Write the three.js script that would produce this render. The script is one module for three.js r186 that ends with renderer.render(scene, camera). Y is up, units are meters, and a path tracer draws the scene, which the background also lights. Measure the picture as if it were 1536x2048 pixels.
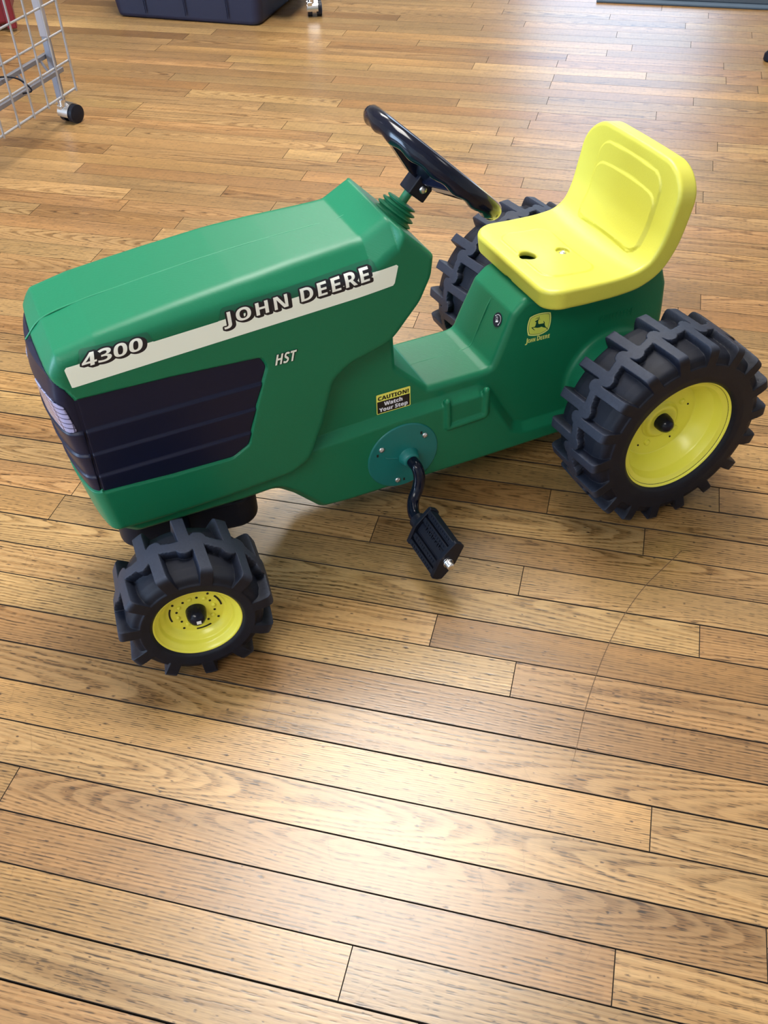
import * as THREE from 'three';
import { mergeGeometries, mergeVertices } from 'three/addons/utils/BufferGeometryUtils.js';
import { RoundedBoxGeometry } from 'three/addons/geometries/RoundedBoxGeometry.js';
import { TextGeometry } from 'three/addons/geometries/TextGeometry.js';
import { FontLoader } from 'three/addons/loaders/FontLoader.js';
import { RectAreaLightUniformsLib } from 'three/addons/lights/RectAreaLightUniformsLib.js';

const rad = Math.PI / 180;
const scene = new THREE.Scene();

// ---------------------------------------------------------------- camera
const camera = new THREE.PerspectiveCamera(55.05, 0.75, 0.05, 60);
camera.position.set(0, 1.0109, 0);
camera.rotation.set(-43.014 * rad, 15.300 * rad, -2.0898 * rad, 'YXZ');

// ---------------------------------------------------------------- sky, lights, exposure
scene.background = new THREE.Color(0.55, 0.74, 1.0);
scene.backgroundIntensity = 1.0;
const renderer = new THREE.WebGLRenderer({ antialias: true });
renderer.toneMapping = THREE.LinearToneMapping;
renderer.toneMappingExposure = 1.0;
renderer.shadowMap.enabled = true;
RectAreaLightUniformsLib.init();

const CEIL = 3.0;
const ROOM = { x0: -5.2, x1: 4.2, z0: -9.2, z1: 4.2 };
// ceiling fittings: [x, z, width, length, strength]
const TROFFERS = [[-0.62, -2.05, 1.0, 1.6, 19], [-1.5, -4.6, 0.9, 1.4, 13], [1.9, -3.0, 0.6, 1.2, 4], [-3.4, -1.6, 0.6, 1.2, 5], [-0.9, 1.9, 2.0, 1.2, 7]];
const LAMP_COLOR = new THREE.Color(1.0, 0.965, 0.91);
// daylight openings: wall, centre, size, strength
const DAY = [
  { name: 'window_1', at: [-0.28, 1.75, ROOM.z0], size: [1.5, 2.5], turn: Math.PI, strength: 4.5 },
  { name: 'window_2', at: [ROOM.x0, 1.6, 1.9], size: [2.6, 2.0], turn: -Math.PI / 2, strength: 22 },
];
const DAY_COLOR = new THREE.Color(0.52, 0.72, 1.0);
for (const d of DAY) {
  const l = new THREE.RectAreaLight(DAY_COLOR, d.strength, d.size[0], d.size[1]);
  l.position.set(...d.at); l.rotation.y = d.turn; l.name = 'daylight_' + d.name;
  const n = new THREE.Vector3(0, 0, -1).applyEuler(l.rotation); l.position.addScaledVector(n, 0.02);
  scene.add(l);
}

// ---------------------------------------------------------------- helpers
let seed = 7;
const rnd = () => { seed = (seed + 0x6d2b79f5) | 0; let t = Math.imul(seed ^ (seed >>> 15), 1 | seed); t = (t + Math.imul(t ^ (t >>> 7), 61 | t)) ^ t; return ((t ^ (t >>> 14)) >>> 0) / 4294967296; };
const rr = (a, b) => a + (b - a) * rnd();
const clamp = (x, a = 0, b = 1) => Math.min(b, Math.max(a, x));
const sstep = (a, b, x) => { const t = clamp((x - a) / (b - a)); return t * t * (3 - 2 * t); };
const lerp = (a, b, t) => a + (b - a) * t;
function vhash(x, y, s) { let h = (x | 0) * 374761393 + (y | 0) * 668265263 + (s | 0) * 974634541; h = Math.imul(h ^ (h >>> 13), 1274126177); h ^= h >>> 16; return (h >>> 0) / 4294967296; }
function vnoise(x, y, s = 0) {
  const xi = Math.floor(x), yi = Math.floor(y), fx = x - xi, fy = y - yi, u = fx * fx * (3 - 2 * fx), v = fy * fy * (3 - 2 * fy);
  return lerp(lerp(vhash(xi, yi, s), vhash(xi + 1, yi, s), u), lerp(vhash(xi, yi + 1, s), vhash(xi + 1, yi + 1, s), u), v);
}
const counts = {};
function numbered(n) { const k = counts[n] = (counts[n] ?? -1) + 1; return k ? n + '_' + String(k).padStart(3, '0') : n; }
function mesh(name, geo, mat, parent) {
  const m = new THREE.Mesh(Array.isArray(geo) ? merge(geo) : geo, mat); m.name = name; m.castShadow = m.receiveShadow = true;
  if (parent) parent.add(m); return m;
}
function merge(list) {
  return mergeGeometries(list.map((g) => {
    let q = g.index ? g.toNonIndexed() : g.clone();
    for (const k of Object.keys(q.attributes)) if (!['position', 'normal', 'uv'].includes(k)) q.deleteAttribute(k);
    if (!q.attributes.uv) q.setAttribute('uv', new THREE.BufferAttribute(new Float32Array(q.attributes.position.count * 2), 2));
    if (!q.attributes.normal) q.computeVertexNormals();
    return q;
  }));
}
function thing(name, label, category, pos = [0, 0, 0], turn = 0, group) {
  const o = new THREE.Group(); o.name = numbered(name); o.position.set(...pos); o.rotation.y = turn; o.userData = { label, category };
  if (group) o.userData.group = group; scene.add(o); return o;
}
function struct(name, geo, mat) { const m = mesh(name, geo, mat, scene); m.userData.kind = 'structure'; return m; }
const box = (w, h, d, x = 0, y = 0, z = 0) => new THREE.BoxGeometry(w, h, d).translate(x, y, z);
const rbox = (w, h, d, r, x = 0, y = 0, z = 0, seg = 2) => new RoundedBoxGeometry(w, h, d, seg, r).translate(x, y, z);
function tube(pts, r, seg = 24, rs = 10, closed = false) { return new THREE.TubeGeometry(new THREE.CatmullRomCurve3(pts.map((p) => new THREE.Vector3(...p)), closed, 'centripetal'), seg, r, rs, closed); }
function rod(a, b, r, rs = 10) { // capped cylinder from a to b
  const A = new THREE.Vector3(...a), B = new THREE.Vector3(...b), d = B.clone().sub(A), L = d.length();
  const g = new THREE.CylinderGeometry(r, r, L, rs).translate(0, L / 2, 0);
  g.applyQuaternion(new THREE.Quaternion().setFromUnitVectors(new THREE.Vector3(0, 1, 0), d.normalize())); return g.translate(...a);
}
const lathe = (pts, seg = 48) => new THREE.LatheGeometry(pts.map((p) => new THREE.Vector2(p[0], p[1])), seg);
const latheZ = (pts, seg = 64) => lathe(pts, seg).rotateX(Math.PI / 2); // profile (radius, z)

// rounded polygon: points [x, y, radius?]
function fillet(pts, def = 0) {
  const out = [], n = pts.length;
  for (let i = 0; i < n; i++) {
    const p = pts[i], a = pts[(i + n - 1) % n], b = pts[(i + 1) % n]; let r = p[2] ?? def;
    const da = [a[0] - p[0], a[1] - p[1]], db = [b[0] - p[0], b[1] - p[1]], la = Math.hypot(...da), lb = Math.hypot(...db);
    const c = clamp((da[0] * db[0] + da[1] * db[1]) / (la * lb), -1, 1), ang = Math.acos(c);
    if (r <= 0 || ang > 3.12) { out.push([p[0], p[1]]); continue; }
    const t = Math.min(r / Math.tan(ang / 2), la * 0.48, lb * 0.48), P = [p[0] + da[0] / la * t, p[1] + da[1] / la * t], Q = [p[0] + db[0] / lb * t, p[1] + db[1] / lb * t];
    const k = 6; for (let j = 0; j <= k; j++) { const s = j / k; out.push([(1 - s) ** 2 * P[0] + 2 * s * (1 - s) * p[0] + s * s * Q[0], (1 - s) ** 2 * P[1] + 2 * s * (1 - s) * p[1] + s * s * Q[1]]); }
  }
  return out;
}
function polySDF(pts) {
  const n = pts.length, X = Float64Array.from(pts, (p) => p[0]), Y = Float64Array.from(pts, (p) => p[1]);
  return (x, y) => {
    let d = 1e9, s = 1;
    for (let i = 0, j = n - 1; i < n; j = i++) {
      const ex = X[j] - X[i], ey = Y[j] - Y[i], wx = x - X[i], wy = y - Y[i];
      const t = Math.min(1, Math.max(0, (wx * ex + wy * ey) / (ex * ex + ey * ey))), bx = wx - ex * t, by = wy - ey * t, q = bx * bx + by * by;
      if (q < d) d = q;
      const c1 = y >= Y[i], c2 = y < Y[j], c3 = ex * wy > ey * wx; if ((c1 && c2 && c3) || (!c1 && !c2 && !c3)) s = -s;
    }
    return s * Math.sqrt(d);
  };
}
const smax = (a, b, k) => { const h = Math.max(k - Math.abs(a - b), 0) / k; return Math.max(a, b) + h * h * k * 0.25; };
const smin = (a, b, k) => -smax(-a, -b, k);
const rext = (d2, dz, r) => Math.min(Math.max(d2 + r, dz + r), 0) + Math.hypot(Math.max(d2 + r, 0), Math.max(dz + r, 0)) - r; // rounded extrusion
function interp(tab) { return (x) => { if (x <= tab[0][0]) return tab[0][1]; for (let i = 1; i < tab.length; i++) if (x <= tab[i][0]) return lerp(tab[i - 1][1], tab[i][1], (x - tab[i - 1][0]) / (tab[i][0] - tab[i - 1][0])); return tab[tab.length - 1][1]; }; }

// surface nets over a signed distance field; vertices pulled onto the surface, normals from the field
function sdfMesh(f, lo, hi, h, uvOf) {
  const B = 4, nx = Math.ceil((hi[0] - lo[0]) / h / B) * B, ny = Math.ceil((hi[1] - lo[1]) / h / B) * B, nz = Math.ceil((hi[2] - lo[2]) / h / B) * B;
  const sx = nx + 1, sy = ny + 1, sz = nz + 1, F = new Float32Array(sx * sy * sz).fill(NaN), at = (i, j, k) => (k * sy + j) * sx + i;
  const val = (i, j, k) => { const q = at(i, j, k); if (F[q] !== F[q]) F[q] = f(lo[0] + i * h, lo[1] + j * h, lo[2] + k * h); return F[q]; };
  const pos = [], cellV = new Map(), active = [], reach = h * B * 1.9;
  for (let K = 0; K < nz; K += B) for (let J = 0; J < ny; J += B) for (let I = 0; I < nx; I += B) {
    if (Math.abs(f(lo[0] + (I + B / 2) * h, lo[1] + (J + B / 2) * h, lo[2] + (K + B / 2) * h)) > reach) continue;
    for (let k = K; k < K + B; k++) for (let j = J; j < J + B; j++) for (let i = I; i < I + B; i++) {
      const v = [val(i, j, k), val(i + 1, j, k), val(i, j + 1, k), val(i + 1, j + 1, k), val(i, j, k + 1), val(i + 1, j, k + 1), val(i, j + 1, k + 1), val(i + 1, j + 1, k + 1)];
      let neg = 0; for (const a of v) if (a < 0) neg++;
      if (!neg || neg === 8) continue;
      let px = 0, py = 0, pz = 0, n = 0;
      for (let a = 0; a < 8; a++) for (const b of [a ^ 1, a ^ 2, a ^ 4]) if (b > a && (v[a] < 0) !== (v[b] < 0)) {
        const t = v[a] / (v[a] - v[b]); n++;
        px += lerp(a & 1, b & 1, t); py += lerp((a >> 1) & 1, (b >> 1) & 1, t); pz += lerp(a >> 2, b >> 2, t);
      }
      cellV.set(at(i, j, k), pos.length / 3); active.push([i, j, k]);
      pos.push(lo[0] + (i + px / n) * h, lo[1] + (j + py / n) * h, lo[2] + (k + pz / n) * h);
    }
  }
  const idx = [], get = (i, j, k) => cellV.get(at(i, j, k));
  const quad = (a, b, c, d, flip) => { if (a === undefined || b === undefined || c === undefined || d === undefined) return; if (flip) idx.push(a, c, b, a, d, c); else idx.push(a, b, c, a, c, d); };
  for (const [i, j, k] of active) {
    const v0 = val(i, j, k) < 0;
    if (v0 !== val(i + 1, j, k) < 0) quad(get(i, j - 1, k - 1), get(i, j, k - 1), get(i, j, k), get(i, j - 1, k), !v0);
    if (v0 !== val(i, j + 1, k) < 0) quad(get(i - 1, j, k - 1), get(i - 1, j, k), get(i, j, k), get(i, j, k - 1), !v0);
    if (v0 !== val(i, j, k + 1) < 0) quad(get(i - 1, j - 1, k), get(i, j - 1, k), get(i, j, k), get(i - 1, j, k), !v0);
  }
  const P = Float32Array.from(pos), N = new Float32Array(P.length), e = h * 0.35;
  for (let q = 0; q < P.length; q += 3) {
    let gx, gy, gz, l;
    for (let it = 0; it < 3; it++) {
      const x = P[q], y = P[q + 1], z = P[q + 2];
      gx = f(x + e, y, z) - f(x - e, y, z); gy = f(x, y + e, z) - f(x, y - e, z); gz = f(x, y, z + e) - f(x, y, z - e); l = Math.hypot(gx, gy, gz) || 1; gx /= l; gy /= l; gz /= l;
      if (it === 2) break;
      const d = clamp(f(x, y, z) * Math.min(1, 2 * e / l), -h * 0.5, h * 0.5); P[q] -= gx * d; P[q + 1] -= gy * d; P[q + 2] -= gz * d;
    }
    N[q] = gx; N[q + 1] = gy; N[q + 2] = gz;
  }
  const g = new THREE.BufferGeometry(); g.setAttribute('position', new THREE.BufferAttribute(P, 3)); g.setAttribute('normal', new THREE.BufferAttribute(N, 3));
  const uv = new Float32Array(P.length / 3 * 2); for (let q = 0, o = 0; q < P.length; q += 3, o += 2) { const t = uvOf ? uvOf(P[q], P[q + 1], P[q + 2]) : [P[q] - P[q + 2], P[q + 1] + P[q + 2] * 0.3]; uv[o] = t[0]; uv[o + 1] = t[1]; }
  g.setAttribute('uv', new THREE.BufferAttribute(uv, 2)); g.setIndex(idx); return g;
}
function dataTex(w, h, fn, srgb, ch = 4) {
  const d = new Uint8Array(w * h * 4), o = [0, 0, 0];
  for (let y = 0, i = 0; y < h; y++) for (let x = 0; x < w; x++, i += 4) { fn(x, y, o); d[i] = o[0]; d[i + 1] = o[1]; d[i + 2] = o[2]; d[i + 3] = 255; }
  const t = new THREE.DataTexture(d, w, h); t.wrapS = t.wrapT = THREE.RepeatWrapping; t.magFilter = THREE.LinearFilter; t.minFilter = THREE.LinearMipmapLinearFilter; if (srgb) t.colorSpace = THREE.SRGBColorSpace; t.needsUpdate = true; return t;
}
function canvasTex(w, h, draw) {
  const c = document.createElement('canvas'); c.width = w; c.height = h; const g = c.getContext('2d'); draw(g, w, h);
  const t = new THREE.CanvasTexture(c); t.colorSpace = THREE.SRGBColorSpace; t.wrapS = t.wrapT = THREE.ClampToEdgeWrapping; return t;
}
const std = (o) => new THREE.MeshStandardMaterial(o);
const phys = (o) => new THREE.MeshPhysicalMaterial(o);

// ---------------------------------------------------------------- materials
// fine pebbled skin of moulded plastic
const skinBump = dataTex(256, 256, (x, y, o) => { o[0] = o[1] = o[2] = 255 * (0.5 * vhash(x, y, 3) + 0.5 * vhash(x >> 1, y >> 1, 4)); });
skinBump.repeat.set(8, 8);
const M = {
  green: phys({ color: new THREE.Color(0.007, 0.165, 0.078), roughness: 0.40, bumpMap: skinBump, bumpScale: 0.00012, specularIntensity: 0.65 }),
  greenDark: phys({ color: new THREE.Color(0.008, 0.16, 0.075), roughness: 0.5 }),
  teal: phys({ color: new THREE.Color(0.004, 0.165, 0.155), roughness: 0.42 }),
  yellow: phys({ color: new THREE.Color(0.60, 0.585, 0.075), roughness: 0.42, bumpMap: skinBump, bumpScale: 0.00012 }),
  rimYellow: phys({ color: new THREE.Color(0.80, 0.78, 0.085), roughness: 0.28 }),
  tyre: phys({ color: 0xffffff, vertexColors: true, roughness: 0.44, specularIntensity: 0.5, bumpMap: skinBump, bumpScale: 0.0002 }),
  blackGloss: phys({ color: new THREE.Color(0.004, 0.006, 0.016), specularIntensity: 0.55, roughness: 0.14 }),
  black: phys({ color: new THREE.Color(0.005, 0.007, 0.015), specularIntensity: 0.5, roughness: 0.42 }),
  grille: phys({ color: new THREE.Color(0.0050, 0.0080, 0.030), specularIntensity: 0.6, roughness: 0.40 }),
  chrome: std({ color: new THREE.Color(0.70, 0.70, 0.72), roughness: 0.22, metalness: 1 }),
  zinc: std({ color: new THREE.Color(0.62, 0.63, 0.66), roughness: 0.35, metalness: 1 }),
  wire: std({ color: new THREE.Color(0.40, 0.40, 0.42), roughness: 0.42, metalness: 0.5 }),
  darkHole: std({ color: new THREE.Color(0.01, 0.009, 0.004), roughness: 0.9 }),
  white: std({ color: new THREE.Color(0.8, 0.8, 0.8), roughness: 0.5 }),
  cream: std({ color: new THREE.Color(0.86, 0.92, 0.82), roughness: 0.45 }),
  inkGreenYellow: std({ color: new THREE.Color(0.75, 0.82, 0.22), roughness: 0.5 }),
  wall: std({ color: new THREE.Color(0.72, 0.70, 0.65), roughness: 0.9 }),
  ceiling: std({ color: new THREE.Color(0.75, 0.74, 0.71), roughness: 0.95 }),
};

// ---------------------------------------------------------------- room shell
const T = 0.2, RX = (ROOM.x0 + ROOM.x1) / 2, RZ = (ROOM.z0 + ROOM.z1) / 2, RW = ROOM.x1 - ROOM.x0, RD = ROOM.z1 - ROOM.z0;
struct('ceiling', box(RW + 2 * T, T, RD + 2 * T, RX, CEIL + T / 2, RZ), M.ceiling);
struct('wall_right', box(T, CEIL, RD + 2 * T, ROOM.x1 + T / 2, CEIL / 2, RZ), M.wall);
struct('wall_front', box(RW, CEIL, T, RX, CEIL / 2, ROOM.z1 + T / 2), M.wall);
function wallWithOpening(name, len, u, v, w, h) { // wall of length len along x at z = 0, opening centred u, v
  const a = u - w / 2, b = u + w / 2, L = len / 2, y0 = v - h / 2, y1 = v + h / 2;
  return [box(a + L, CEIL, T, (a - L) / 2, CEIL / 2, 0), box(L - b, CEIL, T, (b + L) / 2, CEIL / 2, 0), box(w, y0, T, u, y0 / 2, 0), box(w, CEIL - y1, T, u, (CEIL + y1) / 2, 0)];
}
struct('wall_back', merge(wallWithOpening('b', RW, DAY[0].at[0] - RX, DAY[0].at[1], ...DAY[0].size)).translate(RX, 0, ROOM.z0 - T / 2), M.wall);
struct('wall_left', merge(wallWithOpening('l', RD + 2 * T, -(DAY[1].at[2] - RZ), DAY[1].at[1], ...DAY[1].size)).rotateY(Math.PI / 2).translate(ROOM.x0 - T / 2, 0, RZ), M.wall);
for (const d of DAY) {
  const w = d.size[0], h = d.size[1], g = new THREE.Group(); g.name = d.name; g.userData.kind = 'structure'; scene.add(g);
  g.position.set(...d.at); g.rotation.y = d.turn; const s = 0.05;
  mesh('window_frame', [box(w, s, 0.08, 0, h / 2 - s / 2, 0.1), box(w, s, 0.08, 0, -h / 2 + s / 2, 0.1), box(s, h, 0.08, -w / 2 + s / 2, 0, 0.1), box(s, h, 0.08, w / 2 - s / 2, 0, 0.1), box(s, h, 0.06, 0, 0, 0.1)], M.white, g);
}
for (const [x, z, w, l, k] of TROFFERS) {
  const t = thing('ceiling_light', 'white framed ceiling light panel overhead, out of the picture', 'ceiling light', [x, CEIL, z], 0, 'ceiling light panels overhead');
  mesh('frame', [box(w + 0.06, 0.03, 0.03, 0, -0.016, l / 2 + 0.015), box(w + 0.06, 0.03, 0.03, 0, -0.016, -l / 2 - 0.015), box(0.03, 0.03, l, w / 2 + 0.015, -0.016, 0), box(0.03, 0.03, l, -w / 2 - 0.015, -0.016, 0)], M.white, t);
  mesh('diffuser', box(w, 0.012, l, 0, -0.008, 0), std({ color: 0xffffff, emissive: LAMP_COLOR, emissiveIntensity: k * 0.35, roughness: 0.6 }), t);
  const lamp = new THREE.RectAreaLight(LAMP_COLOR, k, w, l); lamp.position.set(0, -0.02, 0); lamp.rotation.x = -Math.PI / 2; t.add(lamp);
}

// ---------------------------------------------------------------- floor of narrow oak boards
const S = 0.05715, V0 = -0.63524;
const STRIPS = 16, TEXLEN = 2.4;
const strips = []; for (let i = 0; i < STRIPS; i++) strips.push({ yc: rr(-0.03, 0.09), d0: rr(0.004, 0.03), slope: rr(-0.035, 0.035), sp: rr(0.0022, 0.0042), amp: rr(0.002, 0.006), flat: rnd() < 0.55, s: i * 17 + 5, tone: rr(-0.05, 0.05) });
const oak = [];
function oakAt(px, py, o) {
  const st = strips[Math.min(STRIPS - 1, Math.floor(py / 128))], x = px / 2048 * TEXLEN, y = (py % 128) / 128 * S, s = st.s;
  const w = (vnoise(x * 2.1, y * 14, s) - 0.5) * 2 * st.amp * 2.2 + (vnoise(x * 7, y * 40, s + 1) - 0.5) * st.amp * 0.9 + (vnoise(x * 26, y * 160, s + 2) - 0.5) * 0.0009;
  const dy = y - (st.flat ? S * 0.5 + (st.yc - 0.03) * 0.3 : st.yc + 0.06), dd = st.d0 + (st.flat ? Math.abs((x * 0.9 + s) % 1.3 - 0.65) * 0.05 : 0.004);
  const rho = Math.hypot(dy, dd) * (st.flat ? 1 : 1) + st.slope * x * 0.2 + w, q = rho / st.sp, fr = q - Math.floor(q), ring = Math.floor(q);
  const early = sstep(0, 0.12, fr) * (1 - sstep(0.25, 0.75, fr)) * (0.6 + 0.5 * vhash(ring, s, 9));
  const pore = vnoise(x * 95, y * 2100, s + 3), fine = vnoise(x * 38, y * 1500, s + 4), cloud = vnoise(x * 3.2, y * 22, s + 5);
  const pores = sstep(0.60, 0.84, pore) * (0.25 + 0.95 * early);
  let k = 1.02 + st.tone - 0.15 * early - 0.44 * pores - 0.12 * (fine - 0.5) + 0.16 * (cloud - 0.5);
  k += 0.10 * (vnoise(x * 1.3, y * 60, s + 8) - 0.5);
  const ray = vnoise(x * 60, y * 260, s + 6) > 0.86 && !st.flat ? 0.05 : 0; k += ray;
  o[0] = k; o[1] = pores; o[2] = early;
}
// wear: dents, flecks and scratches laid over the boards
const dents = []; for (let i = 0; i < 2400; i++) { const big = rnd() < 0.12; dents.push([rnd() * 2048, rnd() * 2048, big ? rr(1.5, 4) : rr(0.7, 3.0), big ? rr(1.5, 3.2) : rr(0.7, 1.6), rr(0.3, 0.85)]); }
const wear = new Float32Array(2048 * 2048);
for (const [cx, cy, rx, ry, a] of dents) for (let y = Math.floor(cy - ry * 2); y <= cy + ry * 2; y++) for (let x = Math.floor(cx - rx * 2); x <= cx + rx * 2; x++) {
  const d = Math.hypot((x - cx) / rx, (y - cy) / (ry * 1.6)) + 0.5 * (vhash(x, y, 77) - 0.5); if (d < 1) { const i = ((y + 2048) & 2047) * 2048 + ((x + 2048) & 2047); wear[i] = Math.max(wear[i], a * (1 - d * d)); }
}
for (let i = 0; i < 700; i++) { let x = rnd() * 2048, y = rnd() * 2048, a = rnd() * 6.28; const L = rr(12, 70), k = rr(0.1, 0.34), c = rr(-0.02, 0.02); for (let j = 0; j < L; j++) { a += c; x += Math.cos(a); y += Math.sin(a) * 1.9; const q = ((Math.floor(y) + 4096) & 2047) * 2048 + ((Math.floor(x) + 4096) & 2047); wear[q] = Math.max(wear[q], k * Math.sin(j / L * 3.14)); } }
const oakRough = new Float32Array(2048 * 2048);
const oakTex = dataTex(2048, 2048, (x, y, o) => {
  oakAt(x, y, o); const k = o[0], p = o[1], e = o[2], w = wear[y * 2048 + x]; oakRough[y * 2048 + x] = clamp(0.30 + 0.25 * p + 0.5 * w);
  const r = 189 * k, g = 151 * k - 6 * e, b = 99 * k - 10 * e; o[0] = clamp(r * (1 - 0.75 * w), 0, 255); o[1] = clamp(g * (1 - 0.78 * w), 0, 255); o[2] = clamp(b * (1 - 0.75 * w), 0, 255);
}, true);
const oakBump = dataTex(1024, 1024, (x, y, o) => { const i = (y * 2) * 2048 + x * 2; o[0] = o[1] = o[2] = 235 - 120 * (oakRough[i] - 0.3); });
const TINTS = [[1, 1, 1.02], [1.10, 1.09, 1.10], [0.90, 0.86, 0.84], [1.05, 1.0, 0.92], [0.95, 0.97, 0.98], [1.00, 0.92, 0.90], [1.24, 1.28, 1.28], [0.76, 0.67, 0.60], [0.92, 0.82, 0.78], [1.06, 1.08, 1.02]];
const boardMats = TINTS.map((t, i) => phys({ name: 'oak_board', color: new THREE.Color(t[0], t[1], t[2]).multiplyScalar(0.635), map: oakTex, roughness: 0.31, ior: 1.56, bumpMap: oakBump, bumpScale: 0.0006 }));
const boardEdge = std({ name: 'board_edge', color: new THREE.Color(0.035, 0.022, 0.012), roughness: 0.95 });
const JOINTS = { '-51': [0.171], '-50': [-0.135, -0.481], '-48': [-0.806, -0.394, 0.3], '-49': [0.102], '-47': [-0.52], '-46': [-0.848, 0.122], '-44': [-0.118, -1.361], '-43': [-1.434, -0.96, 0.216, -0.23], '-42': [-0.456, -0.251], '-41': [0.005, 0.222, -0.488], '-40': [-0.249, 0.305], '-39': [-1.196], '-38': [-0.863, 0.137], '-37': [-0.244], '-36': [-1.209, 0.045], '-35': [-0.796, -0.258], '-34': [-1.003], '-33': [-0.344, 0.199, -1.337], '-32': [-0.899, -0.297, -1.339], '-31': [-0.758, -0.393], '-30': [-1.286], '-29': [-0.699, -0.335, -0.839], '-28': [-0.577, 0.168, -0.24], '-26': [-1.317], '-25': [-0.916], '-24': [-0.777, -1.138], '-22': [-0.959, -1.315], '-20': [0.168], '-19': [-1.076], '-9': [-0.047], '-10': [0.202], '-8': [0.097], '-7': [-0.291, -0.771], '-6': [-0.065, -0.78], '-5': [0.177], '-4': [-0.166], '-3': [-0.051], '0': [0.128], '2': [0.248, -0.604], '3': [0.1], '4': [-0.161], '5': [-0.079] };
// boards whose colour stands out: [x, row, tint]
const TONED = [[-0.35, -41, 6], [-1.3, -19, 6], [-1.25, -22, 7], [-1.3, -23, 8], [-0.81, -48, 7], [0.2, -4, 7], [-0.3, -3, 6], [0.1, -3, 5], [0.05, 0, 2], [0.2, 0, 1], [-0.2, 3, 8], [0.2, 3, 1], [-0.3, 4, 3], [-0.4, 1, 5], [-0.2, -5, 6], [-0.1, 2, 3], [-0.6, -43, 7], [-0.9, -35, 6], [-1.0, -30, 1], [-0.6, -2, 8], [-0.5, -1, 2], [-0.4, 0, 3], [-0.3, 1, 1], [-0.35, 2, 5]];
function boardGeo(L, W, n) { // one board: top with eased edges and sides, length along x
  const H = 0.009, c = 0.0003, strip = Math.floor(rnd() * STRIPS), u0 = rr(0, Math.max(0.01, TEXLEN - L - 0.02)), flip = rnd() < 0.5, ends = 0.0003;
  const l = L / 2 - ends, w = W / 2, P = [[-l, -H, -w], [l, -H, -w], [l, -c, -w], [-l, -c, -w], [-l + c, 0, -w + c], [l - c, 0, -w + c], [l - c, 0, w - c], [-l + c, 0, w - c], [-l, -c, w], [l, -c, w], [l, -H, w], [-l, -H, w]];
  const Q = [[4, 7, 6, 5], [0, 3, 2, 1], [3, 4, 5, 2], [7, 8, 9, 6], [8, 11, 10, 9], [3, 8, 7, 4], [2, 5, 6, 9], [0, 11, 8, 3], [1, 2, 9, 10]];
  const pos = [], uv = [], idx = []; let k = 0, top = 0;
  for (const q of Q) { for (const i of q) { const p = P[i]; pos.push(...p); const v = clamp(0.5 + p[2] / S * 0.94 * (flip ? -1 : 1), 0.02, 0.98); uv.push((u0 + (p[0] + L / 2)) / TEXLEN, (strip + v) / STRIPS); } idx.push(k, k + 1, k + 2, k, k + 2, k + 3); k += 4; }
  const g = new THREE.BufferGeometry(); g.setAttribute('position', new THREE.Float32BufferAttribute(pos, 3)); g.setAttribute('uv', new THREE.Float32BufferAttribute(uv, 2)); g.setIndex(idx); g.computeVertexNormals(); g.addGroup(0, 6, 0); g.addGroup(6, idx.length - 6, 1); return g;
}
const floor = struct('floor', box(RW + 2 * T, 0.1, RD + 2 * T, RX, -0.0592, RZ), std({ color: new THREE.Color(0.02, 0.014, 0.009), roughness: 0.95 }));
const rest = []; let lastTint = 0;
const rowLo = Math.floor((ROOM.z0 - V0) / S), rowHi = Math.ceil((ROOM.z1 - V0) / S);
for (let r = rowLo; r < rowHi; r++) {
  const z = V0 + (r + 0.5) * S, seen = r >= -56 && r <= 8;
  const t = (z + 0.34) / (-3.52 + 0.34), xl = lerp(-0.40, -2.35, t) - 0.12, xr = lerp(0.25, 0.37, t) + 0.08;
  let J = (JOINTS[r] || []).slice().sort((a, b) => a - b), cuts = [];
  if (!J.length && seen && r > -13) J = [xr + rr(0.1, 0.5)];
  if (!J.length) J = [rr(-1, 0.2)];
  cuts.push(J[0]); for (let i = 1; i < J.length; i++) { const a = J[i - 1], b = J[i]; if (b - a > 1.15) cuts.push(lerp(a, b, rr(0.35, 0.65))); cuts.push(b); }
  const near = r > -13; let a = cuts[0], b = cuts[cuts.length - 1];
  while (a > ROOM.x0) { let L = rr(0.4, 1.25); if (near && a > xl) L = Math.max(L, a - xl + 0.1); a -= Math.min(L, 2.2); cuts.unshift(Math.max(a, ROOM.x0)); }
  while (b < ROOM.x1) { let L = rr(0.4, 1.25); if (near && b < xr) L = Math.max(L, xr - b + 0.1); b += Math.min(L, 2.2); cuts.push(Math.min(b, ROOM.x1)); }
  const gapR = r > -14 ? [0.0009, 0.0024] : [0.0002, 0.0007]; const W = S - rr(...gapR);
  for (let i = 1; i < cuts.length; i++) {
    const L = cuts[i] - cuts[i - 1], xc = (cuts[i] + cuts[i - 1]) / 2; if (L < 0.01) continue;
    const g = boardGeo(L, W), inView = seen && cuts[i] > xl && cuts[i - 1] < xr;
    if (!inView) { rest.push(g.translate(xc, 0, z)); continue; }
    let tint = Math.floor(rnd() * 6); if (rnd() < 0.16) tint = 6 + Math.floor(rnd() * 4); if (tint === lastTint) tint = (tint + 1) % 6; lastTint = tint;
    for (const [tx, tr, tt] of TONED) if (tr === r && tx > cuts[i - 1] && tx < cuts[i]) tint = tt;
    const m = mesh('floor_board', g, [boardMats[tint], boardEdge], floor); m.position.set(xc, 0, z);
  }
}
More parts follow.
